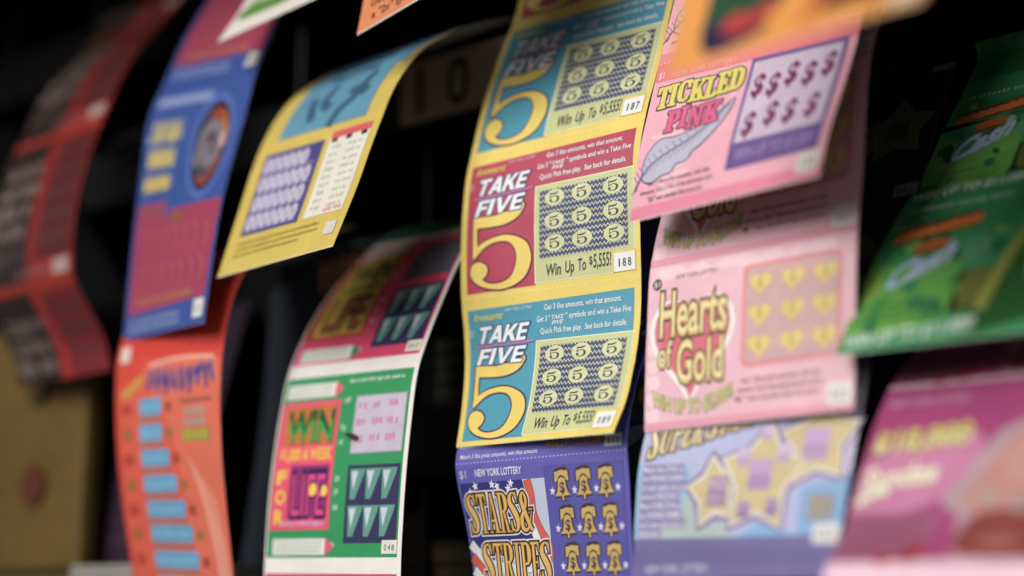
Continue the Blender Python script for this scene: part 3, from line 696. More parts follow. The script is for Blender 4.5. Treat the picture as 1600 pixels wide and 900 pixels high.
# ------------------------------------------------------------------ yellow strip of big fives (in focus)
FIVE = [(.073,.462), (.367,.418), (.375,.44), (.345,.50), (.290,.535), (.225,.546), (.150,.543), (.098,.538), (.098,.60), (.102,.665),
        (.135,.640), (.185,.622), (.262,.614), (.335,.640), (.390,.690), (.412,.760), (.410,.825), (.381,.902), (.320,.951), (.237,.969), (.145,.946), (.085,.902), (.059,.845),
        (.068,.787), (.103,.767), (.145,.788), (.162,.829), (.150,.868), (.132,.890), (.172,.920), (.229,.926), (.290,.900), (.322,.832), (.328,.745), (.298,.678), (.249,.653), (.190,.657), (.140,.683), (.108,.718), (.080,.748), (.073,.735)]
def five_outline():
    # corners stay sharp at the flag and stem, everything else is rounded
    a = FIVE[0:1]
    flag = smooth_open(FIVE[1:8], 4)
    stem = FIVE[8:10]
    bowl = smooth_open(FIVE[10:39], 4)
    return [(.073,.462), (.20,.472), (.30,.452)]+flag+list(stem)+bowl+FIVE[39:]
FIVE_PTS = five_outline()
def grow_loop(p, pts, e):
    """offset any outline outwards by e mm"""
    q = p.mm(pts); n = len(q)
    area = sum(q[i][0]*q[(i+1) % n][1]-q[(i+1) % n][0]*q[i][1] for i in range(n))
    sg = 1 if area > 0 else -1
    out = []
    for i in range(n):
        a, b, c = q[i-1], q[i], q[(i+1) % n]
        d = Vector((c[0]-a[0], c[1]-a[1]))
        if d.length < 1e-9: out.append(b); continue
        d.normalize()
        out.append((b[0]+d.y*sg*e, b[1]-d.x*sg*e))
    return p.uv(out)
def small_five(p, cu, cv, ru, rv, rgb, lv):
    q = []
    for u, v in FIVE_PTS:
        x = (u-.235)/.18; y = (v-.69)/.28
        q.append((cu+x*ru, cv+y*rv))
    p.poly(q, rgb, lv)

YEL = (236, 208, 92); NAVY = (66, 76, 118)
def take_five(tk, block, number):
    g = tk.ground
    tk.perforation((246, 232, 150)); 
    g.poly([(.033,.085), (.965,.072), (.968,.335), (.434,.342), (.437,.975), (.036,.976)], block, 1)
    g.poly(rect(.432,.330,.975,.965), (240, 238, 205), 2)
    g.poly(rect(.437,.336,.971,.960), (201, 205, 142), 2.6)
    # headline
    p = tk.piece('title_lettering')
    p.text('Instant', .066, .245, .160, .050, (226, 214, 60), 3, bold=0.010, shear=0.35)
    lay = [(0.55, (44, 62, 118), 4.0), (0.0, (236, 237, 240), 5.0)]
    p.letters(SANS, 'TAKE', .075, .368, .203, .316, 0.36, lay, gap=0.06)
    p.letters(SANS, 'FIVE', .078, .352, .352, .458, 0.36, lay, gap=0.07)
    p.poly([(.072,.328), (.420,.322), (.420,.335), (.072,.341)], (196, 120, 178), 5.6)
    # the big numeral runs behind the headline
    p = tk.piece('big_numeral')
    p.poly(grow_loop(p, FIVE_PTS, 0.72), (36, 40, 82), 2.4)
    p.poly(grow_loop(p, FIVE_PTS, 0.10), (206, 100, 62), 2.8)
    p.poly(grow_loop(p, FIVE_PTS, -0.12), YEL, 3.2)
    # rules
    p = tk.piece('rules_lettering')
    wt = (230, 234, 236)
    p.text('NEW YORK LOTTERY', .256, .414, .118, .020, (190, 216, 224) if block[2] > 130 else (222, 172, 186), 3, bold=0.02)
    p.text('Get 3 like amounts, win that amount.', .480, .900, .140, .037, wt, 3, bold=0.014)
    p.text('Get 3 "', .436, .512, .212, .037, wt, 3, bold=0.014)
    p.text('TAKE', .520, .590, .204, .026, wt, 3, bold=0.02, shear=0.3)
    p.text('FIVE', .520, .588, .238, .026, wt, 3, bold=0.02, shear=0.3)
    p.text('" symbols and win a Take Five', .600, .953, .208, .037, wt, 3, bold=0.014)
    p.text('Quick Pick free play.  See back for details.', .456, .934, .290, .037, wt, 3, bold=0.014)
    p.text('$1', .040, .062, .262, .052, (190, 216, 226) if block[2] > 130 else (224, 176, 192), 3, bold=0.004)
    # scratch-off window: zigzag ground with nine ovals
    p = tk.piece('scratch_panel')
    a, b, c, d = .461, .368, .940, .812
    p.poly(rect(a, b, c, d), NAVY, 3.2, 'scratch')
    rows, per = 12, 23
    for r in range(rows+1):
        v = b+(d-b)*(r+0.02)/rows
        pts = []
        for i in range(2*per+1):
            u = a+(c-a)*i/(2*per)
            pts.append((u, v+(0.0090 if i % 2 else -0.0090)))
        p.stroke(pts, 0.38, (214, 215, 166), 3.8, 'scratch')
    for r, v in enumerate((.428, .580, .722)):
        for u in (.546, .697, .867):
            p.poly(ellipse(u, v, .054, .053), (211, 212, 158), 4.4, 'scratch')
            small_five(p, u, v, .028, .036, (66, 72, 92), 5.0)
    p = tk.piece('prize_lettering')
    s = (62, 64, 74)
    p.text('Win', .498, .580, .927, .078, s, 3.4, bold=0.016, shear=0.16)
    p.text('Up', .603, .652, .924, .078, s, 3.4, bold=0.016, shear=0.12)
    p.text('To', .672, .716, .922, .078, s, 3.4, bold=0.016, shear=0.10)
    p.text('$', .733, .751, .893, .052, s, 3.4, bold=0.016)
    p.text('5,555!', .755, .850, .917, .088, s, 3.4, bold=0.012, shear=0.08)
    number_box(tk, .866, .850, .972, .962, number, (236, 236, 236), edge=(240, 205, 70))
TEAL = (72, 156, 182); RED = (188, 64, 92)
s, root, base = strip_thing('take', 'sharp yellow bordered ticket strip of alternating red and blue tickets with big yellow fives', 3.0)
for t, block, num in ((-1, TEAL, ''), (0, RED, '186'), (1, TEAL, '187'), (2, RED, '188'), (3, TEAL, '189')):
    tt = t-1
    if tt == -2: continue
    tk = Ticket(s, root, base, tt, rgb=YEL, teeth=(tt == 2), tooth=(240, 226, 150))
    take_five(tk, block, num)
    tk.done()
tk = Ticket(s, root, base, -2, v_to=-1, rgb=YEL); tk.ground.poly(rect(.033,.085,.965,.976), TEAL, 1); tk.done()

# ------------------------------------------------------------------ purple flag-and-bell strip under it (in focus)
PUR = (104, 98, 186)
def bell(p, cu, cv, uw, vh, lv):
    yoke = [(-.80,.06), (-.45,.05), (0,.00), (.45,.03), (.80,.02), (.86,.36), (.60,.34), (.46,.24), (-.44,.26), (-.58,.37), (-.84,.40)]
    body = [(-.40,.24), (-.2,.16), (.2,.16), (.42,.24), (.48,.52), (.66,.72), (.98,.84), (-.96,.86), (-.66,.74), (-.48,.54)]
    clap = [(-.10,.84), (.12,.84), (.14,1.0), (-.08,1.0)]
    def T(q): return [(cu+x*uw, cv+(y-.5)*vh) for x, y in q]
    dk = (74, 58, 62)
    for q in (yoke, body, clap): p.poly(grow_loop(p, T(q), 0.85), dk, lv)
    p.poly(T([(-.78,-.03), (-.3,-.08), (.5,-.10), (.80,-.02), (.80,.3), (-.78,.3)]), dk, lv+.2)
    for i, q in enumerate((yoke, body, clap)): p.poly(T(q), (206, 172, 98), lv+.8+.1*i, 'scratch')
    p.stroke(smooth_open([(a, b) for a, b in T([(-.36,.27), (0,.20), (.40,.27)])], 4), 0.8, dk, lv+1.3)
    p.text('$', cu-.30*uw, cu+.34*uw, cv+.24*vh, .36*vh, (84, 52, 72), lv+1.5, bold=0.02)

def stars_ticket(tk, number):
    g = tk.ground
    tk.perforation((196, 188, 232))
    pale = (196, 202, 224)
    # picture: waving flag on a pale ground
    p = tk.piece('flag_picture')
    p.poly(rect(.016,.128,.535,.905), pale, 1)
    p.poly([(.016,.128), (.40,.128), (.425,.30), (.44,.55), (.30,.62), (.016,.62)], (58, 58, 126), 1.6)
    rnd = random.Random(4)
    for u, v in ((.075,.185), (.11,.15), (.165,.20), (.195,.22), (.245,.16), (.31,.175), (.33,.145), (.215,.145), (.06,.225), (.37,.21)):
        p.poly(star(u, v, .020, .030, .42, rnd.uniform(-.3, .3)), (228, 228, 238), 2.4)
    def wave(off): return smooth_open([(.415+off*.2,.10+off*.1), (.43+off*.5,.26+off*.3), (.475+off*.4,.40+off), (.54+off*.2,.52+off), (.53,.72+off), (.40,.72+off), (.25,.70+off), (.10,.62+off), (.0,.56+off)], 6)
    red, wht = (224, 92, 74), (232, 234, 238)
    for i, (pts, w, c) in enumerate((
        (smooth_open([(.428,.13), (.440,.22), (.440,.33), (.470,.43), (.515,.52), (.515,.62)], 6), 4.2, red),
        (smooth_open([(.425,.40), (.455,.50), (.50,.60), (.505,.70)], 6), 4.0, wht),
        (smooth_open([(.015,.50), (.06,.56), (.14,.63), (.30,.66), (.45,.63)], 6), 4.6, wht),
        (smooth_open([(.015,.58), (.06,.64), (.14,.72), (.30,.75), (.47,.72)], 6), 4.6, red),
        (smooth_open([(.015,.66), (.06,.72), (.14,.80), (.30,.83), (.50,.80)], 6), 4.6, wht),
        (smooth_open([(.49,.70), (.515,.75), (.515,.82), (.505,.88)], 6), 3.0, red),
        (smooth_open([(.03,.74), (.08,.80), (.16,.86), (.30,.87), (.42,.86)], 6), 4.4, red))):
        p.stroke(pts, w+0.5, (92, 84, 100), 2.8+.2*i); p.stroke(pts, w, c, 2.9+.2*i)
    p = tk.piece('title_lettering')
    for a, b, c, d, w in ((.036, .436, .195, .440, 'STARS&'), (.088, .520, .500, .745, 'STRIPES')):
        p.letters(SERIF, w, a, b, c, d, 0.02, [(1.35, (228, 226, 236), 5.0), (0.75, (52, 48, 40), 5.6), (0.0, (196, 138, 58), 6.4), (-0.35, (232, 186, 92), 7.0)], gap=0.02)
    p = tk.piece('heading_lettering')
    p.text('NEW YORK LOTTERY', .120, .404, .092, .046, (226, 226, 240), 2, bold=0.022)
    p.text('$1', .022, .062, .098, .052, (206, 208, 232), 2, bold=0.002)
    p.text('Match 3 like prize amounts, win that amount.', .030, .505, .975, .030, (232, 230, 242), 2, bold=0.004, shear=0.15)
    p = tk.piece('prize_lettering')
    p.text('WIN UP TO $5,000!', .545, .872, .948, .044, (198, 142, 52), 2.6, bold=0.02, outline=(60, 46, 52), oe=0.03)
    # scratch window with nine bells
    p = tk.piece('scratch_panel')
    p.poly(rect(.532,.060,.976,.892), (92, 78, 150), 1.4, 'scratch')
    p.poly(rect(.537,.066,.972,.886), (92, 88, 174), 2.0, 'scratch')
    for r, v in enumerate((.180, .400, .617)):
        for c, u in enumerate((.630, .754, .876)):
            bell(p, u+.012*r, v-.002, .047, .178, 2.6)
        for c, u in enumerate((.573, .700, .822, .940)):
            p.poly(star(u+.012*r*.9, v+.03, .017, .028, .42, .1), (222, 222, 238), 3)
    number_box(tk, .880, .900, .972, .975, number, (206, 204, 200), (40, 38, 44))
s, root, base = strip_thing('stars', 'purple ticket strip with golden bells and a flag picture, below the yellow strip of fives', 2.0)
tk = Ticket(s, root, base, 0, rgb=PUR); stars_ticket(tk, '033'); tk.done()
tk = Ticket(s, root, base, 1, rgb=PUR, teeth=True); stars_ticket(tk, '034'); tk.done()
tk = Ticket(s, root, base, -1, rgb=PUR); tk.done()

# ------------------------------------------------------------------ pink strip with feather
PINK = (240, 172, 190)
def feather(p, pts, stem, lv):
    q = smooth_closed(pts, 4)
    p.poly(grow_loop(p, q, 0.6), (78, 74, 104), lv)
    p.poly(q, (190, 186, 208), lv+.5)
    st = smooth_open(stem, 6)
    p.stroke(st, 0.8, (108, 102, 130), lv+1)
    for i in range(4, len(st)-2, 2):
        a = st[i]
        for sg in (-1, 1):
            p.stroke([a, (a[0]-.030, a[1]+sg*.055+.01)], 0.5, (138, 132, 166), lv+.8)
def tickled(tk, number):
    g = tk.ground
    tk.perforation((248, 205, 215))
    g.poly(rect(0,.0,1,.135), (236, 120, 132), 1)
    g.poly(rect(0,.93,1,1), (234, 134, 162), 1)
    for i in range(9): g.poly(smooth_closed([(.05+.05*(i % 3), .30+.07*i), (.16+.04*(i % 4), .27+.07*i), (.30,.31+.07*i), (.16,.34+.07*i)], 3), (246, 196, 206), 1.2+.06*i)
    p = tk.piece('heading_lettering')
    p.text('$1', .018, .046, .115, .048, (246, 226, 220), 2, bold=0.004)
    p.text('NEW YORK LOTTERY', .095, .425, .122, .040, (246, 190, 170), 2)
    p = tk.piece('title_lettering')
    p.letters(SERIF, 'TICKLED', .040, .488, .180, .320, 0.0, [(1.0, (70, 64, 74), 3.0), (0.40, (228, 208, 96), 4.0)], gap=0.02, wave=[.005, .0, -.008, .004, .008, -.004, -.010])
    p.letters(SERIF, 'PINK', .125, .400, .368, .500, 0.0, [(1.0, (120, 66, 98), 3.0), (0.4, (230, 98, 142), 4.0)], gap=0.05, wave=[.0, -.012, .006, .0])
    p = tk.piece('feather_picture')
    feather(p, [(.045,.755), (.045,.660), (.075,.590), (.12,.545), (.19,.550), (.26,.535), (.34,.50), (.41,.44), (.466,.375), (.450,.46), (.415,.54), (.35,.63), (.305,.665), (.28,.715), (.225,.725), (.205,.765), (.145,.775), (.11,.800), (.065,.790)],
            [(.012,.835), (.035,.765), (.09,.69), (.18,.635), (.28,.585), (.38,.49), (.45,.40)], 2.2)
    p = tk.piece('rules_lettering')
    for i, (a, b, v) in enumerate(((.080, .425, .818), (.045, .440, .866), (.090, .400, .914))):
        p.text(('Get 3 like prize amounts, win that', 'amount. Get 2 like prize amounts and', '"$$" win double that amount.')[i], a, b, v, .030, (120, 82, 96), 2, bold=0.006)
    p = tk.piece('scratch_panel')
    p.poly(rect(.508,.128,.962,.845), (112, 84, 150), 2, 'scratch')
    p.poly(rect(.524,.158,.944,.690), (206, 186, 208), 2.6, 'scratch')
    rnd = random.Random(2)
    for i in range(26):
        p.poly(ellipse(.54+.39*rnd.random(), .18+.48*rnd.random(), .010, .012, 8), (226, 176, 200), 2.9+.04*(i % 5), 'scratch')
    for u, v in ((.573,.319), (.649,.336), (.728,.288), (.815,.317), (.899,.280), (.579,.574), (.680,.534), (.772,.548), (.875,.542)):
        p.text('$', u-.029, u+.029, v+.072, .146, (122, 30, 92), 3.6, bold=0.028, shear=0.1)
    p = tk.piece('prize_lettering')
    p.text('WIN UP TO $1,000!', .545, .935, .800, .070, (164, 140, 196), 3.4, bold=0.015)
    number_box(tk, .878, .858, .985, .968, number, (226, 218, 206), (150, 140, 150))
s, root, base = strip_thing('tickled', 'light pink ticket strip with a feather and nine dollar signs, right of the yellow fives', 2.0)
for t in (-2, -1): Ticket(s, root, base, t, rgb=PINK).done()
for t, n in ((0, '131'), (1, '132')):
    tk = Ticket(s, root, base, t, rgb=PINK, back=(170, 120, 120), teeth=(t == 1), tooth=(244, 200, 212)); tickled(tk, n); tk.done()

# ------------------------------------------------------------------ pale pink strip with hearts
HP = (240, 186, 200)
def hearts(tk, number):
    g = tk.ground
    tk.perforation((196, 84, 122), 0.0, 70)
    for i in range(7): g.poly(smooth_closed([(.03+.12*i,.04+.05*(i % 3)), (.15+.12*i,.02), (.20+.12*i,.08), (.10+.12*i,.10)], 4), (246, 204, 216), 1+.08*i)
    for i in range(6): g.poly(smooth_closed([(.01,.40+.1*i), (.06,.38+.1*i), (.08,.44+.1*i), (.03,.47+.1*i)], 4), (248, 208, 218), 1+.08*i)
    g.poly(rect(0,.962,1,1), (236, 156, 180), 1.6)
    p = tk.piece('heading_lettering')
    p.poly(ellipse(.047,.121,.024,.036), (92, 82, 92), 2)
    p.text('$1', .032, .062, .137, .034, (226, 214, 214), 3, bold=0.01)
    p.text('NEW YORK LOTTERY', .142, .358, .104, .028, (150, 96, 118), 2)
    p = tk.piece('heart_picture')
    p.poly(heart(.236,.49,.218,.37), (246, 240, 236), 2)
    p.poly(heart(.236,.48,.194,.335), (232, 126, 142), 2.6)
    p.poly(heart(.236,.53,.150,.26), (226, 106, 126), 3.0)
    p = tk.piece('title_lettering')
    gold, dk = (226, 196, 124), (104, 78, 54)
    for w, a, b, v, hh in (('Hearts', .070, .412, .452, .285), ('of', .066, .140, .640, .165), ('Gold', .165, .398, .742, .262)):
        p.text(w, a, b, v, hh, gold, 4.6, bold=0.025, outline=dk, oe=0.045)
        p.text(w, a+.006, b-.004, v-.01, hh*.94, (240, 222, 160), 5.2, bold=0.0)
    p = tk.piece('prize_lettering')
    p.text('WIN UP TO $5,000!', .040, .446, .852, .085, (218, 216, 126), 3.6, bold=0.02, bend=.075, outline=(84, 76, 60), oe=0.035)
    p = tk.piece('scratch_panel')
    p.poly(rrect(.484,.095,.940,.700,.03,.045), (234, 138, 138), 2, 'scratch')
    p.poly(rrect(.500,.120,.925,.678,.025,.04), (208, 168, 166), 2.6, 'scratch')
    for v in (.208, .392, .572):
        for u in (.569, .721, .868):
            p.poly(heart(u, v+.006, .060, .080), (232, 164, 142), 3.2, 'scratch')
            p.poly(heart(u, v+.006, .050, .066), (222, 206, 108), 3.8, 'scratch')
            p.text('$', u-.014, u+.014, v+.035, .055, (206, 164, 90), 4.4, bold=0.01)
    p = tk.piece('rules_lettering')
    for i, (a, b, v) in enumerate(((.486, .852, .790), (.470, .862, .842), (.452, .850, .894))):
        p.text(('Get 3 like prize amounts, win that', 'amount. Get 2 like prize amounts and a', '"    " win double that amount.')[i], a, b, v, .032, (140, 92, 112), 2, bold=0.004)
    p.poly(heart(.476, .882, .014, .020), (140, 92, 112), 2.4)
    number_box(tk, .884, .850, .992, .972, number, (236, 230, 228), (150, 140, 150))
s, root, base = strip_thing('hearts', 'pale pink ticket strip with gold hearts, hanging behind and below the feather strip', 2.0)
Ticket(s, root, base, -2, rgb=HP).done()
for t, n in ((-1, '020'), (0, '021'), (1, '022')):
    tk = Ticket(s, root, base, t, rgb=HP, teeth=(t == 1), tooth=(244, 200, 212)); hearts(tk, n); tk.done()

# ------------------------------------------------------------------ lavender strip with gold stars
LAV = (118, 108, 162)
def shaded_star(tk, number):  # star ticket with the shade behind the hearts strip put into its colours
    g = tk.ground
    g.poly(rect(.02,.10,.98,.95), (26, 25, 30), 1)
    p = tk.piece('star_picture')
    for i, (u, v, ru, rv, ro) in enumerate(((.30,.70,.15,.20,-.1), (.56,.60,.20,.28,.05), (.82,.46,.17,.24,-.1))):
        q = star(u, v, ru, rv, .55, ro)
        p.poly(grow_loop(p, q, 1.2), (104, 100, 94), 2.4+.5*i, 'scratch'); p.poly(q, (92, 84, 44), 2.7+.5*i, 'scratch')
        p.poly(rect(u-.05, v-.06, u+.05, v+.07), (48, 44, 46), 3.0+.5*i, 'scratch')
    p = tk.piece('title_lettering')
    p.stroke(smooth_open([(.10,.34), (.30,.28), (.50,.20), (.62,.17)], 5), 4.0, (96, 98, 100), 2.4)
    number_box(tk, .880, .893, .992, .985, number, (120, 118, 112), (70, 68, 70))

def superstar(tk, number):
    g = tk.ground
    g.poly(rect(0,.0,1,.08), (112, 104, 156), 1)
    g.poly([(0,.13), (1,.13), (1,.945), (0,.945)], (180, 184, 220), 1)
    g.poly([(0,.58), (.25,.60), (.30,.72), (.34,.945), (0,.945)], (150, 184, 222), 1.5)
    g.poly([(.10,.945), (.30,.70), (.45,.80), (.50,.945)], (172, 190, 188), 1.9)
    g.poly([(.80,.72), (1,.66), (1,.945), (.80,.945)], (132, 170, 214), 1.5)
    g.poly([(.52,.945), (.66,.86), (.80,.945)], (130, 178, 220), 2.2)
    g.poly([(.82,.13), (1,.13), (1,.66), (.90,.62)], (214, 204, 230), 1.7)
    p = tk.piece('heading_lettering')
    p.text('NEW YORK LOTTERY', .072, .400, .118, .046, (200, 198, 220), 2, bold=0.006)
    p = tk.piece('star_picture')
    sh = [(.395,.725,.118,.165,-.18), (.845,.49,.165,.225,-.10), (.612,.665,.190,.275,.03)]
    for e, c in ((3.6, (142, 116, 170)),):
        for i, (u, v, ru, rv, ro) in enumerate(sh): p.poly(grow_loop(p, star(u, v, ru, rv, .56, ro), e), c, 2.5+.1*i, 'scratch')
    for i, (u, v, ru, rv, ro) in enumerate(sh):
        q = star(u, v, ru, rv, .56, ro)
        if i == 2: p.poly(grow_loop(p, q, 2.6), (160, 134, 172), 3.8, 'scratch')
        p.poly(grow_loop(p, q, 1.7), (222, 212, 196), 3.0+.55*i, 'scratch')
        p.poly(q, (204, 184, 132), 3.3+.55*i, 'scratch')
    for i, (u, v, a, b, c) in enumerate(((.413,.725,.046,.072,(168,138,176)), (.606,.650,.052,.075,(190,156,200)), (.835,.505,.055,.080,(198,164,206)), (.52,.56,.028,.05,(206,180,212)), (.70,.55,.028,.05,(206,180,212)), (.55,.82,.028,.04,(172,140,186)), (.68,.81,.028,.04,(172,140,186)), (.605,.44,.024,.04,(206,180,212)))):
        p.poly(rect(u-a, v-b, u+a, v), c, 5.2); p.poly(rect(u-a, v, u+a, v+b), tuple(x-18 for x in c), 5.2)
    p.text('PRIZE', .368, .458, .715, .05, (206, 176, 190), 5.9, bold=0.01); p.text('BOX', .380, .446, .785, .05, (206, 176, 190), 5.9, bold=0.01)
    p = tk.piece('title_lettering')
    lay = [(0.8, (104, 90, 98), 5.0), (0.15, (216, 188, 124), 5.6), (-0.3, (240, 222, 176), 6.0)]
    p.letters(SERIF, 'SUPER', .035, .300, .375, .558, 0.12, lay, gap=0.08, wave=[.0, -.022, -.040, -.058, -.075])
    p.letters(SERIF, 'STAR', .315, .52, .375, .558, 0.12, lay, gap=0.06, wave=[-.095, -.115, -.135, -.155])
    p = tk.piece('rules_lettering')
    rows = ('Match the STAR to', 'the WINNING NUMBER', 'for each match, win prize', 'shown in PRIZE BOX.', 'Match SUPER STAR to', 'the WINNING NUMBER', 'win 2 times prize shown in', 'PRIZE BOX.')
    for i, t in enumerate(rows):
        v = .622+.0445*i
        e = .030+(.20 if i in (0, 4) else .215 if i in (1, 5) else .235 if i in (2, 6) else .11 if i == 7 else .19)
        p.poly(rect(.026, v-.036, e+.004, v+.004), (140, 128, 178), 2.4+.05*i)
        p.text(t, .030, e, v, .028, (224, 220, 232), 3.2, bold=0.012)
    p = tk.piece('legend_panel')
    p.poly(rect(.840,.755,.950,.875), (150, 142, 136), 2.6)
    for i in range(5): p.greek(.846, .944, .766+.021*i, .012, (186, 178, 160), 3.2, i)
    number_box(tk, .880, .893, .992, .985, number, (222, 222, 216), (150, 146, 150))
s, root, base = strip_thing('super', 'lavender ticket strip with gold stars and blue ground, under the pale pink hearts', 1.1)
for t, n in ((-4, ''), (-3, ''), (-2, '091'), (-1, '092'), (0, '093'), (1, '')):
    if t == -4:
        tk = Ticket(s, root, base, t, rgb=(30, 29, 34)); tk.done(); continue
    tk = Ticket(s, root, base, t, rgb=LAV if t > -1 else (30, 29, 34), back=(190, 188, 196))  # upper tickets carry their shade in a darkened stock colour
    (superstar if t > -1 else shaded_star)(tk, n)
    if t == 1:
        tk.vt = 1.15
        for name, p in tk.parts: p.tris = [x for x in p.tris if max(q[1] for q in x[0]) < 0.15]
        tk.ground.tris = [x for x in tk.ground.tris if max(q[1] for q in x[0]) < 0.10]
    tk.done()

# ------------------------------------------------------------------ white bordered strip of green and pink tickets
def win_ticket(tk, ground, number, dark):
    g = tk.ground
    g.poly(rect(.012,.035,.972,.958), ground, 1)
    p = tk.piece('heading_panel')
    for a, b, tip in (((.040,.075), (.440,.150), (230, 90, 120) if not dark else (62, 140, 90)), ((.060,.865), (.480,.945), (230, 84, 120) if not dark else (46, 140, 84))):
        p.poly(rect(a[0], a[1], b[0]-.02, b[1]), (222, 222, 216), 2)
        p.poly([(b[0]-.02, a[1]-.005), (b[0]+.045, (a[1]+b[1])/2), (b[0]-.02, b[1]+.005)], tip, 2.4)
        for i in range(3): p.greek(a[0]+.02, b[0]-.05, a[1]+.012+.021*i, .012, (168, 186, 172), 2.8, i+3)
    p.greek(.52, .93, .066, .020, (206, 226, 210), 2, 9)
    for v in (.16, .30, .375, .56, .62, .70, .88): p.greek(.505, .545, v, .030, (178, 214, 190), 2, int(v*50))
    p = tk.piece('title_picture')
    if not dark:
        p.poly(rect(.022,.168,.480,.822), (236, 74, 112), 2)
        p.poly(rect(.062,.195,.458,.395), (200, 112, 44), 2.6)
        p.text('WIN', .082, .450, .378, .165, (24, 92, 44), 3.4, bold=0.045)
        p.text('WIN', .090, .442, .376, .110, (44, 158, 76), 3.8, bold=0.02)
        p.text('$1,000 A WEEK', .060, .460, .472, .062, (244, 192, 40), 3.4, bold=0.035)
        for i, ch in enumerate('FOR'): p.text(ch, .055, .135, .590+.10*i, .070, (246, 196, 40), 3.4, bold=0.04)
        p.poly(rect(.160,.500,.455,.765), (150, 44, 110), 2.6)
        p.text('LIFE', .175, .445, .755, .235, (48, 34, 96), 3.4, bold=0.05)
        p.text('LIFE', .185, .435, .750, .215, (224, 64, 130), 3.9, bold=0.005)
        p.poly(ellipse(.345,.625,.028,.032), (246, 206, 60), 4.4); p.poly(ellipse(.430,.632,.024,.028), (246, 206, 60), 4.4)
        p.greek(.10, .45, .778, .022, (190, 176, 220), 3.4, 5)
    else:
        p.poly(rect(.015,.165,.470,.800), (196, 92, 40), 2)
        p.poly(rect(.085,.19,.450,.775), (220, 192, 52), 2.4)
        p.text('WIN', .10, .44, .385, .165, (30, 84, 40), 3.4, bold=0.045)
        p.text('$1,000 A WEEK', .10, .44, .478, .062, (70, 130, 40), 3.4, bold=0.035)
        for i, ch in enumerate('FOR'): p.text(ch, .025, .085, .590+.10*i, .070, (150, 60, 30), 3.4, bold=0.04)
        p.text('LIFE', .120, .430, .745, .235, (38, 52, 62), 3.4, bold=0.05)
        p.text('LIFE', .135, .420, .740, .215, (206, 96, 60), 3.9, bold=0.0)
    p = tk.piece('scratch_panel')
    p.poly(rect(.592,.160,.958,.455), (86, 78, 120) if dark else (168, 158, 182), 2, 'scratch')
    p.poly(rect(.600,.167,.950,.448), (92, 92, 104) if dark else (196, 184, 204), 2.4, 'scratch')
    rnd = random.Random(5)
    for r in range(3):
        for c in range(3):
            if (r, c) != (2, 9): p.greek(.615+.11*c, .69+.11*c, .19+.085*r, .034, (212, 112, 152) if not dark else (104, 96, 112), 3, r*3+c)
    p.poly(rect(.592,.512,.960,.890), (52, 48, 92), 2, 'scratch')
    for r in range(2):
        for c in range(3):
            u, v = .612+.112*c, .530+.180*r
            p.poly([(u, v), (u+.108, v), (u+.10, v+.03), (u+.045, v+.150), (u+.01, v+.150), (u+.006, v+.06)], (92, 152, 140), 2.8+.1*c, 'scratch')
            p.poly([(u+.010, v+.012), (u+.060, v+.012), (u+.030, v+.105)], (196, 206, 216), 3.4, 'scratch')
    number_box(tk, .868, .878, .972, .942, number, (226, 224, 210), (120, 120, 120))
s, root, base = strip_thing('win', 'white edged ticket strip, green ticket below a pink one, left of the yellow fives', 2.1)
for t, gr, n, dk in ((-1, (40, 150, 92), '', False), (0, (224, 62, 106), '047', True), (1, (38, 150, 88), '048', False), (2, (214, 62, 110), '', True)):
    tk = Ticket(s, root, base, t, rgb=(236, 228, 226))
    if t == 2:
        tk.vt = 2.15; tk.ground.poly(rect(.012,.035,.972,.15), gr, 1); tk.done(); continue
    if t == -1:
        tk.ground.poly(rect(.012,.035,.972,.958), (36, 110, 72), 1); tk.done(); continue
    win_ticket(tk, gr, n, dk)
    if t == 1:
        q = tk.piece('torn_spot'); q.poly(smooth_closed([(.545,.345), (.60,.352), (.645,.372), (.640,.392), (.60,.385), (.55,.362)], 4), (58, 50, 46), 3.6)
    tk.done()

# ------------------------------------------------------------------ yellow curling strip with purple and white windows
s, root, base = strip_thing('yellow', 'yellow ticket curling out of its slot with a purple window and a white number table', 1.0)
YG = (212, 184, 76)
tk = Ticket(s, root, base, -1, v_from=s.kmin/NROW, rgb=YG); tk.ground.poly(rect(.10,.1,.92,.9), (96, 150, 186), 1); tk.done()
tk = Ticket(s, root, base, 0, rgb=YG, back=(205, 200, 190))
p = tk.piece('title_picture')
p.poly(rect(.150,-.36,.860,.268), (92, 150, 178), 1.6)
for q in (((.30,.02), (.34,.12), (.38,.20)), ((.44,-.05), (.42,.08), (.50,.14)), ((.62,.02), (.68,.10), (.60,.17), (.56,.27)), ((.73,-.08), (.70,.02), (.76,.10)), ((.30,-.16), (.42,-.12), (.55,-.16), (.70,-.13)), ((.24,-.26), (.45,-.28), (.72,-.26))):
    p.stroke(smooth_open(list(q), 5), 6.5, (56, 98, 124), 2.2)
p = tk.piece('scratch_panel')
p.poly(rect(.100,.350,.590,.805), (78, 70, 136), 1.6, 'scratch')
for r in range(4):
    for c in range(7):
        u, v = .150+.062*c, .420+.105*r
        if r == 0 and c > 5: continue
        p.stroke(ellipse(u, v, .019, .034, 12), 2.9, (190, 182, 206), 2.4+.05*(c % 2), 'scratch', closed=True)
    p.poly(rect(.12,.462+.105*r,.56,.470+.105*r), (150, 140, 180), 2.2, 'scratch')
p = tk.piece('number_table')
p.poly(rect(.636,.350,.945,.800), (226, 222, 208), 1.6)
p.poly(rect(.640,.318,.945,.362), (216, 84, 92), 1.9)
for u in (.655, .765, .88): p.poly(rect(u, .362, u+.045, .385), (44, 42, 40), 2.2)
for r in range(9):
    p.greek(.675, .75, .405+.042*r, .020, (166, 164, 150), 2.2, r); p.greek(.80, .92, .405+.042*r, .020, (176, 172, 160), 2.2, r+20)
p.greek(.79, .93, .765, .022, (216, 130, 140), 2.4, 4)
p = tk.piece('rules_lettering')
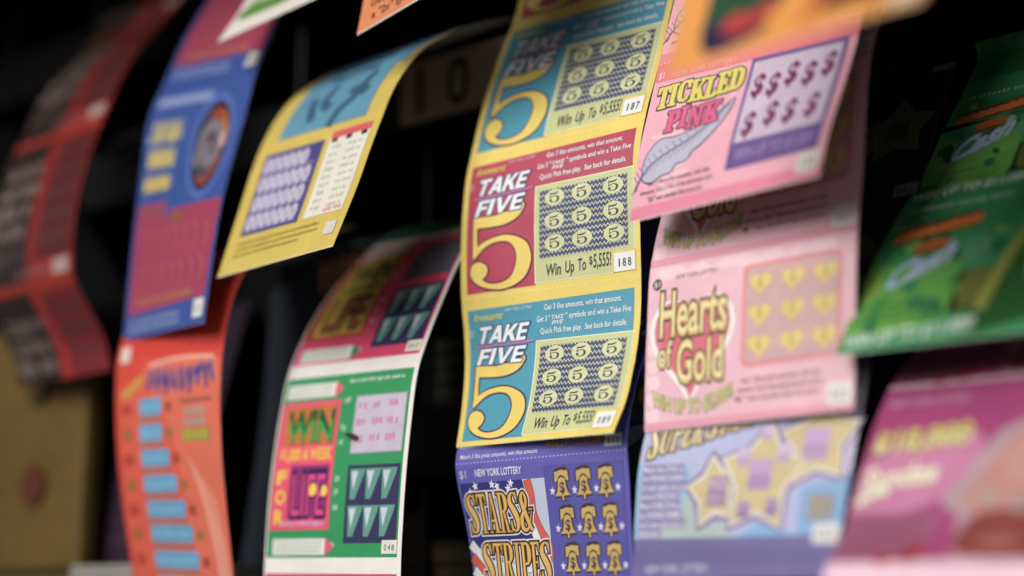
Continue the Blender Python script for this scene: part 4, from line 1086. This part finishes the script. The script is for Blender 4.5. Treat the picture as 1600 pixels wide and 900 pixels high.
for i in range(3): p.greek(.10, .80 if i < 2 else .66, .838+.032*i, .016, (176, 150, 52), 1.8, i+40)
number_box(tk, .866, .858, .950, .928, '', (206, 206, 196))
p = tk.piece('number_lettering'); p.text('018', .884, .935, .910, .034, (130, 130, 140), 3)
tk.teeth = True; tk.tooth = (222, 206, 150)
tk.done()

# ------------------------------------------------------------------ blue strip with round emblem
s, root, base = strip_thing('blue', 'long blue and crimson ticket strip with a round emblem, above the orange strip', 1.0)
BL = (58, 84, 158); CR = (170, 58, 92)
def blue_ticket(tk, number):
    g = tk.ground
    g.poly([(.03,.50), (.36,.50), (.37,.555), (.40,.575), (.42,.535), (.985,.525), (.955,.893), (.045,.910)], CR, 1)
    g.poly(ellipse(.725,.297,.215,.222), (78, 108, 182), 1)
    p = tk.piece('title_lettering')
    for i, (a, b, v, hh) in enumerate(((.10, .41, .255, .075), (.085, .36, .355, .065), (.075, .37, .447, .050))):
        p.poly(rect(a-.02, v-hh-.012, b+.02, v+.012), (84, 112, 156), 1.8)
        n = (4, 5, 6)[i]
        for c in range(n):
            u = a+(b-a)*c/n; w = (b-a)/n*.74
            p.stroke([(u, v), (u+w*.45, v-hh), (u+w, v-.1*hh)] if c % 2 else [(u, v-hh), (u+w*.25, v), (u+w, v), (u+w, v-hh)], 2.2, (222, 190, 62), 2.4+.05*c)
    p.text('$2', .045, .085, .262, .03, (214, 214, 226), 2.4)
    p = tk.piece('emblem')
    p.poly(ellipse(.728,.297,.168,.185), (40, 32, 34), 2)
    p.poly(ellipse(.735,.30,.140,.160), (84, 72, 84), 2.4)
    p.poly([(.66,.17), (.76,.135), (.86,.20), (.84,.24), (.74,.19)], (158, 58, 36), 2.8)
    p.poly([(.80,.15), (.885,.24), (.86,.27), (.80,.21)], (172, 112, 44), 3.0)
    p.stroke(smooth_open([(.62,.38), (.64,.26), (.72,.215), (.80,.25), (.81,.33), (.74,.375), (.70,.33), (.73,.29)], 6), 6.5, (126, 118, 130), 3.2)
    p.poly(ellipse(.845,.28,.03,.035), (206, 160, 160), 3.4)
    p.stroke(smooth_open([(.66,.43), (.74,.45), (.82,.40), (.85,.35)], 5), 4, (150, 70, 62), 3.2)
    p = tk.piece('scratch_panel')
    for v in (.650, .785):
        for c in range(7):
            u = .16+.115*c
            p.stroke(smooth_open([(u,v-.045), (u+.035,v-.02), (u+.040,v+.02), (u+.015,v+.05)], 4), 1.5, (178, 104, 66), 2.2, 'scratch')
            p.stroke(smooth_open([(u-.03,v-.03), (u-.01,v+.03)], 4), 1.0, (160, 50, 84), 2.0, 'scratch')
    p.greek(.15, .80, .855, .026, (190, 130, 66), 2.4, 3)
    p.poly(rect(.43,.548,.60,.590), (152, 84, 66), 2)
    p.poly(rect(.06,.515,.35,.555), (150, 74, 84), 2)
    p = tk.piece('rules_lettering')
    for i in range(2): p.greek(.07, .70, .930+.028*i, .018, (156, 172, 220), 2, i+6)
    p = tk.piece('heading_lettering')
    p.poly([(.05,.070), (.64,.055), (.64,.100), (.05,.115)], (110, 130, 190), 1.6)
    for i in range(2): p.greek(.08, .62, .072+.018*i, .014, (176, 186, 214), 2, i+2)
    number_box(tk, .855, .905, .965, .972, number, (228, 224, 214), (140, 140, 150))
for t, n in ((-1, '054'), (0, '055')):
    tk = Ticket(s, root, base, t, v_from=max(t, s.kmin/NROW), rgb=BL); blue_ticket(tk, n); tk.done()

# ------------------------------------------------------------------ orange strip with a ladder of blue boxes
s, root, base = strip_thing('orange', 'orange red ticket strip with a ladder of light blue boxes, lower left', 0.7)
OR = (220, 62, 44)
Ticket(s, root, base, -1, v_from=s.kmin/NROW, rgb=(214, 52, 34)).done()
tk = Ticket(s, root, base, 0, v_to=0.85, rgb=OR)
g = tk.ground
g.poly(rect(.04,.10,1,.85), (228, 88, 62), 1)
g.poly(smooth_closed([(.30,.03), (.62,.02), (.95,.03), (.99,.16), (.98,.85), (.72,.85), (.64,.50), (.55,.26), (.36,.14)], 6), (228, 106, 78), 1.6)
for i in range(8): g.stroke(smooth_open([(.70+.03*i,.36+.02*i), (.82+.02*i,.55+.02*i), (.90+.012*i,.85)], 5), 1.3, (236, 150, 126), 2.0+.04*i)
p = tk.piece('title_lettering')
p.stroke(smooth_open([(.075,.137), (.15,.115), (.21,.095), (.28,.075)], 4), 5.0, (206, 150, 52), 2.2)
rnd = random.Random(8)
zz = [(.33+.0335*c, (.060 if c % 2 else .118)-.010*math.sin(c*.5)+rnd.uniform(-.006, .006)) for c in range(19)]
p.stroke(zz, 4.6, (206, 140, 140), 2.2); p.stroke(zz, 2.6, (62, 54, 132), 2.6)
for c in range(8): p.stroke([(.345+.075*c, .052), (.350+.075*c, .122+.012*(c % 3))], 2.4, (74, 60, 136), 3.0+.05*(c % 2))
p.stroke(smooth_open([(.34,.035), (.6,.02), (.93,.030)], 5), 2.0, (238, 170, 150), 2.2)
p.poly(rect(.64,.165,.92,.178), (160, 92, 76), 2.2)
for i, hh in ((0, .030), (1, .030)):
    for c in range(5): p.stroke([(.685+.04*c, .195+.036*i), (.700+.04*c, .222+.036*i)], 2.4, (160, 160, 154), 2.4)
p.poly(rect(.655,.268,.905,.308), (150, 140, 40), 2.2)
for c in range(7): p.poly(rect(.668+.033*c, .270, .686+.033*c, .306), (190, 180, 50), 2.6)
p = tk.piece('scratch_panel')
for i, (a, b, v) in enumerate(((.245,.460,.180), (.240,.465,.270), (.245,.520,.358), (.250,.575,.448), (.258,.630,.536), (.262,.672,.621), (.265,.700,.711), (.268,.720,.80))):
    p.poly(rect(a, v-.030, b, v+.030), (96, 164, 206), 2.2, 'scratch')
    p.greek(a+.02, b-.02, v-.008, .018, (140, 192, 220), 2.8, i)
    p.poly(rect(a-.005, v+.034, b-.005, v+.050), (178, 112, 96), 2.0)
    p.poly(rect(.07, v-.016, .165, v+.022), (190, 60, 46) if i % 2 == 0 else (170, 104, 44), 2.2)
    p.poly(rect(b+.035, v-.012, b+.095, v+.022), (176, 66, 50) if i % 2 == 0 else (160, 112, 44), 2.2)
number_box(tk, .035, -.045, .130, .012, '', (226, 206, 196))
p = tk.piece('number_lettering'); p.text('012', .052, .115, -.008, .026, (170, 140, 140), 3)
tk.done()

# ------------------------------------------------------------------ dark red strip at the far left
s, root, base = strip_thing('red', 'blurred dark red and black ticket strip bulging outwards at the far left', 1.6)
for t in (-2, -1, 0, 1):
    tk = Ticket(s, root, base, t, v_from=max(t, s.kmin/NROW), v_to=min(t+1, 1.6), rgb=(156, 40, 26) if t != -2 else (90, 46, 36))
    g = tk.ground
    g.poly(rect(0,.03,.58,.97), (46, 34, 32), 1)
    g.poly([(.50,.03), (.62,.03), (.60,.97), (.50,.97)], (136, 30, 28), 1.4)
    g.poly(rect(.60,.06,.985,.86), (92, 28, 30), 1.2)
    p = tk.piece('title_lettering')
    for i, (a, b, v) in enumerate(((.10, .50, .18), (.06, .52, .32), (.04, .50, .45), (.02, .48, .58), (.06, .46, .74))):
        p.greek(a, b, v, .095, (138, 120, 112) if i < 4 else (84, 74, 68), 2.2, i+t*5, fill=.55)
    p = tk.piece('scratch_panel')
    for r in range(5):
        for c in range(3): p.greek(.64+.11*c, .73+.11*c, .14+.14*r, .060, (84, 62, 58), 2.2, r*3+c)
    number_box(tk, .80, .875, .965, .965, '', (176, 146, 140))
    p.greek(.40, .78, .89, .05, (150, 84, 92), 2.2, 12)
    if t == 1:
        for nm, q in tk.parts: q.tris = [x for x in q.tris if max(w[1] for w in x[0]) < 0.6]
        tk.ground.tris = []; tk.ground.poly(rect(0,.03,.58,.6), (46, 34, 32), 1); tk.ground.poly(rect(.60,.06,.985,.6), (128, 34, 38), 1.2)
        tk.ground.poly(rect(.50,.03,.60,.6), (176, 34, 34), 1.4)
    tk.done()

# ------------------------------------------------------------------ green strip at the right edge
s, root, base = strip_thing('green', 'blurred green ticket strip with orange lettering jutting forward at the right edge', 1.0)
GR = (54, 152, 92)
for t in (-2, -1, 0):
    tk = Ticket(s, root, base, t, v_from=max(t, s.kmin/NROW), rgb=GR, back=(150, 160, 150))
    g = tk.ground
    if t >= -1:
        g.poly(smooth_closed([(.0,.40), (.05,.46), (.18,.50), (.36,.42), (.40,.60), (.38,.86), (.0,.88)], 5), (100, 176, 72), 1)
        g.poly([(.02,.70), (.05,.50), (.10,.70)], (132, 164, 60), 1.5)
        for i in range(7): g.poly(smooth_closed([(.02+.05*i,.17+.03*(i % 2)), (.06+.05*i,.14), (.09+.05*i,.20), (.05+.05*i,.24)], 4), (44, 132, 76), 1.3+.05*i)
        rnd = random.Random(31+t)
        for i in range(46):
            a, b = rnd.uniform(.0, .55), rnd.uniform(.10, .88)
            c = rnd.choice(((40, 116, 60), (70, 160, 72), (30, 96, 58), (120, 182, 76), (52, 140, 90)))
            g.poly(smooth_closed([(a, b), (a+rnd.uniform(.02,.06), b-rnd.uniform(.01,.05)), (a+rnd.uniform(.05,.09), b+rnd.uniform(.0,.04)), (a+.03, b+rnd.uniform(.03,.06))], 3), c, 1.50+.008*i)
        g.poly(ellipse(.43,.45,.06,.10), (90, 160, 110), 1.9)
        g.poly(rect(.40,.60,.56,.84), (38, 52, 30), 1.8)
        g.poly(smooth_closed([(.42,.62), (.52,.60), (.54,.74), (.44,.82)], 4), (112, 120, 44), 2.2)
        g.poly([(.50,.98), (.52,.78), (.58,.40), (.66,.20), (1,.16), (1,.86)], (40, 92, 40), 2.0)
        g.stroke([(.52,.84), (.58,.50), (.66,.22), (1,.18)], 5, (150, 158, 60), 2.4)
        g.poly(ellipse(.76,.58,.10,.20), (176, 176, 72), 2.6)
        p = tk.piece('title_lettering')
        oc = (240, 124, 42)
        p.stroke(smooth_open([(.055,.290), (.12,.266), (.20,.256), (.30,.240), (.395,.222)], 5), 10.5, (112, 66, 28), 2.4)
        rnd = random.Random(6)
        for c in range(8):
            u, v = .066+.043*c, .288-.0085*c; hh = rnd.uniform(.03, .042)
            p.stroke([(u-.004, v+hh), (u+.008, v-hh)], 3.0, oc, 2.8+.05*(c % 2))
            p.stroke(smooth_open([(u+.004, v-.012*(c % 3)), (u+.022, v-.022), (u+.026, v+.018), (u+.012, v+.026)], 3), 2.0, oc, 3.0+.05*(c % 2))
        p.stroke(smooth_open([(.17,.400), (.22,.375), (.30,.375)], 5), 6, (200, 100, 36), 2.8)
        p.stroke(smooth_open([(.175,.43), (.24,.41), (.31,.40)], 5), 3, (120, 74, 28), 2.6)
        p.text('Cash', .105, .350, .655, .150, (176, 196, 224), 3.2, bold=0.045, shear=0.35, slope=-.16)
        p = tk.piece('rules_lettering')
        for i in range(3): p.greek(.02, .36, .735+.042*i, .018, (54, 104, 46), 2.4, i+t)
        p = tk.piece('heading_lettering'); p.greek(.06, .50, .050, .036, (170, 214, 190), 2.2, 4)
        p = tk.piece('prize_lettering')
        p.text('WIN UP TO $11,000!', .020, .520, .972, .072, (214, 232, 216), 2.4, bold=0.03, slope=-.03)
    else:
        g.poly(rect(.02,.1,.98,.9), (34, 120, 70), 1)
    tk.done()

# ------------------------------------------------------------------ magenta strip at the lower right
s, root, base = strip_thing('pink', 'blurred magenta ticket strip with a framed ice cream sundae, lower right corner', 1.1)
MG = (168, 64, 118)
for t in (-2, -1, 0, 1):
    tk = Ticket(s, root, base, t, v_from=max(t, s.kmin/NROW), v_to=min(t+1, 1.12), rgb=MG)
    if t == 1:
        tk.ground.poly(rect(0,.004,1,.12), (240, 200, 218), 1); tk.done(); continue
    if t == -2: tk.done(); continue
    g = tk.ground
    g.poly(smooth_closed([(.0,.46), (.14,.36), (.40,.30), (.44,.46), (.30,.66), (.0,.72)], 6), (200, 120, 160), 1)
    g.poly(rect(0,.70,.34,.96), (154, 86, 116), 1.4)
    for u, v in ((.20,.955), (.27,.93), (.31,.90), (.29,.95)): g.poly(ellipse(u, v, .030, .035, 14), (176, 44, 64), 1.8)
    g.poly(rect(0,.972,1,1), (240, 200, 218), 1.6)
    p = tk.piece('heading_lettering')
    p.text('NEW YORK LOTTERY', .040, .350, .128, .048, (206, 160, 186), 2, bold=0.01)
    p = tk.piece('title_lettering')
    p.text('$10,000', .030, .395, .395, .120, (206, 198, 92), 3, bold=0.035, slope=-.03, outline=(150, 96, 110), oe=0.03)
    p.text('$10,000', .034, .390, .388, .060, (230, 226, 160), 3.5, bold=0.0, slope=-.03)
    p.text('Sundae', .022, .300, .575, .105, (230, 232, 194), 3, bold=0.03, slope=-.03, shear=.2)
    p.stroke(smooth_open([(.022,.645), (.07,.600), (.13,.585)], 4), 3.4, (226, 228, 192), 3)
    p = tk.piece('rules_lettering')
    for i in range(5): p.greek(.028, .310, .725+.048*i, .024, (138, 74, 104), 2.2, i)
    p = tk.piece('framed_picture')
    q = [(.335,.63), (.36,.60), (.47,.37), (.50,.31), (.56,.27), (.70,.25), (.97,.25), (.97,.97), (.46,.97), (.43,.94), (.41,.72), (.345,.67)]
    p.poly(q, (178, 148, 158), 2.4)
    q2 = [((u-.67)*.86+.690, (v-.62)*.90+.625) for u, v in q]
    p.poly(q2, (190, 132, 124), 3)
    p.poly(smooth_closed([(.455,.74), (.60,.70), (.80,.70), (.94,.72), (.95,.95), (.47,.95)], 4), (140, 62, 58), 3.5)
    p.poly(smooth_closed([(.50,.87), (.58,.84), (.66,.87), (.58,.91)], 4), (172, 100, 92), 4)
    p.poly(ellipse(.50,.64,.035,.04, 16), (168, 150, 140), 4); p.poly(ellipse(.62,.68,.04,.04, 16), (158, 140, 134), 4)
    p.poly(smooth_closed([(.55,.40), (.70,.32), (.86,.40), (.84,.58), (.58,.58)], 5), (194, 140, 130), 3.8)
    tk.done()

# ------------------------------------------------------------------ three ends hanging from the top shelf
s, root, base = strip_thing('small', 'small in-focus orange ticket end with torn perforation at the top of the frame', 1.0)
for t in (-3, -2, -1): Ticket(s, root, base, t, v_from=max(t, s.kmin/NROW), rgb=(220, 126, 72)).done()
tk = Ticket(s, root, base, 0, rgb=(222, 128, 70), teeth=True)
p = tk.piece('picture_panel')
p.poly(rect(.045,.06,.96,.735), (226, 214, 156), 1)
p.poly(smooth_closed([(.20,.40), (.40,.30), (.62,.36), (.70,.62), (.50,.73), (.24,.70)], 5), (184, 160, 190), 1.6)
p.poly(smooth_closed([(.16,.62), (.24,.55), (.32,.66), (.26,.73), (.18,.72)], 4), (232, 196, 90), 2.0)
p = tk.piece('prize_lettering')
for i in range(3): p.text('$', .065, .115, .44+.13*i, .10, (52, 50, 70), 2, bold=0.03)
p = tk.piece('rules_lettering')
p.text('Get three 2\'s in any one row, column or', .055, .93, .845, .062, (86, 48, 40), 2, bold=0.008)
p.text('a "2x" symbol in any one row, column', .075, .88, .945, .062, (86, 48, 40), 2, bold=0.008)
tk.done()
s, root, base = strip_thing('white', 'blurred white and green ticket end hanging over the top of the blue strip', 1.0)
for t in (-3, -2, -1): Ticket(s, root, base, t, v_from=max(t, s.kmin/NROW), rgb=(222, 216, 206)).done()
tk = Ticket(s, root, base, 0, rgb=(228, 220, 210))
tk.ground.poly(rect(.06,.05,.96,.84), (196, 190, 170), 1)
tk.ground.poly(smooth_closed([(.10,.70), (.30,.74), (.60,.66), (.92,.70), (.92,.84), (.10,.85)], 5), (92, 146, 58), 1.4)
tk.ground.poly(rect(.50,.68,.92,.76), (190, 182, 60), 1.9)
p = tk.piece('rules_lettering')
for i in range(5): p.greek(.12, .80, .22+.10*i, .05, (120, 112, 104), 2.2, i)
tk.done()
s, root, base = strip_thing('big', 'very blurred orange ticket end closest to the viewer at the top right', 1.0)
for t in (-4, -3, -2, -1): Ticket(s, root, base, t, v_from=max(t, s.kmin/NROW), rgb=(226, 146, 50)).done()
tk = Ticket(s, root, base, 0, rgb=(228, 148, 50))
p = tk.piece('title_picture')
p.poly(smooth_closed([(.16,.40), (.30,.25), (.46,.45), (.46,.74), (.38,.86), (.24,.92), (.14,.88), (.13,.65)], 5), (30, 76, 46), 1.6)
p.poly(smooth_closed([(.13,.86), (.15,.80), (.38,.84), (.38,.92), (.18,.955)], 5), (36, 34, 66), 1.9)
p.poly(smooth_closed([(.21,.86), (.26,.78), (.33,.80), (.41,.75), (.43,.81), (.33,.89)], 5), (186, 48, 46), 2.3)
p.poly([(.55,.90), (.66,.30), (.98,.30), (.90,.90)], (72, 22, 30), 1.6)
p.poly([(.53,.93), (.60,.75), (.66,.75), (.60,.93)], (206, 110, 40), 2)
p = tk.piece('corner_patch'); p.poly(rect(.88,.84,.985,.98), (226, 206, 170), 1.8)
tk.done()

# ------------------------------------------------------------------ dim strips deeper in the dispenser
def dim_strip(key, label, t0, t1, rgb, draw):
    s, root, base = strip_thing(key, label, s_end[key])
    for t in range(t0, t1+1):
        tk = Ticket(s, root, base, t, v_from=max(t, s.kmin/NROW), v_to=min(t+1, s.kmax/NROW), rgb=rgb)
        if tk.vt <= tk.vf: continue
        draw(tk); 
        lim = tk.vt-t; lo = tk.vf-t
        for nm, q in tk.parts: q.tris = [x for x in q.tris if max(w[1] for w in x[0]) < lim and min(w[1] for w in x[0]) > lo]
        tk.done()
s_end = {k: PROFILES[k][3][-1][0] for k in PROFILES}
def d1(tk):
    p = tk.piece('title_picture')
    p.poly(smooth_closed([(.35,.10), (.75,.06), (.92,.30), (.80,.55), (.45,.50)], 5), (62, 96, 120), 1.2)
    p.poly(smooth_closed([(.60,.34), (.80,.40), (.88,.60), (.70,.66)], 5), (70, 176, 168), 1.6)
    p.poly(ellipse(.74,.33,.045,.04), (246, 180, 140), 2)
    p.poly(smooth_closed([(.40,.20), (.55,.14), (.62,.26), (.48,.32)], 5), (190, 140, 56), 1.8)
    for c in range(6): p.stroke([(.42+.09*c,.66+.02*(c % 2)), (.46+.09*c,.86)], 3.4, (240, 150, 56), 2)
    p.greek(.4, .9, .58, .03, (120, 108, 112), 2, 3)
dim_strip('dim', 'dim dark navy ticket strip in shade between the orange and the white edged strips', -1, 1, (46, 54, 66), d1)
def d2(tk):
    g = tk.ground
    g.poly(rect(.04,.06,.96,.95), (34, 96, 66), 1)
    p = tk.piece('title_lettering')
    p.poly(rect(.45,.10,.96,.24), (48, 116, 190), 1.6)
    p.stroke(ellipse(.80,.36,.10,.09, 18), 3.4, (206, 160, 50), 2, closed=True)
    p.stroke(ellipse(.55,.36,.10,.09, 18), 3.4, (206, 160, 50), 2, closed=True)
    p.poly(rect(.05,.49,.96,.53), (92, 88, 160), 1.8)
    p.poly(smooth_closed([(.58,.60), (.74,.56), (.70,.66), (.62,.70)], 4), (176, 170, 200), 2)
    for v in (.72,): p.greek(.45, .93, v, .07, (104, 88, 136), 2, 7)
    p.poly(rect(.04,.86,.96,.98), (60, 58, 60), 2)
    p.text('WIN UP TO', .30, .90, .965, .075, (30, 28, 32), 2.6, bold=0.02, shear=.2)
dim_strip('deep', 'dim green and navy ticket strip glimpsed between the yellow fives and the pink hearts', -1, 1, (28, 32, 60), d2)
def d3(tk):
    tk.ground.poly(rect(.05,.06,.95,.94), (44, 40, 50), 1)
    p = tk.piece('rules_lettering')
    for i in range(6): p.greek(.1, .9, .14+.13*i, .05, (92, 84, 100), 1.8, i)
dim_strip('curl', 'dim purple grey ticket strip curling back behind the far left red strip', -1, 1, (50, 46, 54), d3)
def d4(tk):
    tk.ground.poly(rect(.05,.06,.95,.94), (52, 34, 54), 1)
    p = tk.piece('rules_lettering')
    for i in range(6): p.greek(.1, .9, .14+.13*i, .05, (78, 58, 76), 1.8, i)
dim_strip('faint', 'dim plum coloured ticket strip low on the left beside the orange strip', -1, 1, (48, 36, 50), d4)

# ------------------------------------------------------------------ folded packs waiting in the compartments
def folded_pack(x, z, rgb, n, label):
    b = Vector((x+0.05, 0.15, z))
    t = thing('ticket_pack', b, label, 'ticket pack', 'ticket packs inside the dispenser')
    rnd = random.Random(int(x*1000)+int(z*1000))
    for i in range(n):
        dx, dy = rnd.uniform(-.0008, .0008), rnd.uniform(-.0015, .0015)
        box_mesh('folded_ticket', x+dx, x+0.100+dx, 0.108+dy, 0.180+dy, z+0.0005+i*0.0030, z+0.0030+i*0.0030, material(rgb if i % 3 else (126, 118, 104), 'paper'), t, 0.0005, b)
folded_pack(-0.2240+0.0013, -0.137, (120, 84, 46), 15, 'dim brown ticket pack in the gap left of the white edged strip')
folded_pack(-0.1140+0.0013, -0.137, (110, 84, 54), 9, 'dim tan folded ticket pack inside the dispenser, low between white edged and purple strips')
folded_pack(-0.1140+0.0013, -0.037, (84, 82, 76), 14, 'dim grey folded ticket pack inside the dispenser, left of the lowest big five')

# ------------------------------------------------------------------ things at the lower left
pack = thing('ticket_pack', (-0.25, 0.04, -0.150), 'pale fan-folded pack of tickets at the bottom left behind the orange strip', 'ticket pack')
for i in range(9):
    z = -0.150+i*0.0032
    o = box_mesh('folded_ticket', -0.300+0.0006*(i % 3), -0.1985+0.0005*(i % 2), 0.002, 0.076, z, z+0.0028, material((150, 146, 140), 'paper'), pack, 0.0006, Vector((-0.25, 0.04, -0.150)))
tray = box_mesh('tray', -0.305, -0.193, -0.002, 0.0785, -0.158, -0.1505, black2, None, 0.001, Vector((-0.28, 0.02, -0.158)))
tray.location = (-0.28, 0.02, -0.158); tray['label'] = 'small black ledge carrying the pale folded ticket pack'; tray['category'] = 'tray'
cab = thing('yellow_board', (-0.85, 0.045, -0.62), 'ochre yellow board standing blurred at the lower left edge', 'board')
cb = Vector((-0.85, 0.045, -0.62))
body = box_mesh('body', -1.32, -0.3175, 0.020, 0.034, -0.62, 0.030, material((100, 76, 18), 'board'), cab, 0.004, cb)
for z in (-0.125, -0.30): box_mesh('seam_strip', -1.318, -0.3195, 0.017, 0.0195, z, z+0.004, material((58, 46, 18), 'board'), cab, 0.0008, cb)
def disc(name, x, z, r, y, rgb):
    vs = [Vector((x+r*math.cos(a), y, z+r*math.sin(a)))-cb for a in [2*math.pi*i/28 for i in range(28)]]
    vs += [v+Vector((0, 0.002, 0)) for v in vs]
    fs = [tuple(range(28))]+[(i, i+28, (i+1) % 28+28, (i+1) % 28) for i in range(28)]
    return finish(name, vs, fs, [0]*len(fs), [material(rgb, 'board')], cab, None, False)
disc('red_sticker', -0.366, -0.0715, 0.0125, 0.0175, (88, 40, 18))
disc('dark_sticker', -0.367, -0.0115, 0.010, 0.0175, (62, 44, 16))

w = box_mesh('wall', -3.0, 3.0, 0.95, 1.0, -1.5, 2.5, material((16, 15, 14), 'board'), None, 0)
w['kind'] = 'structure'
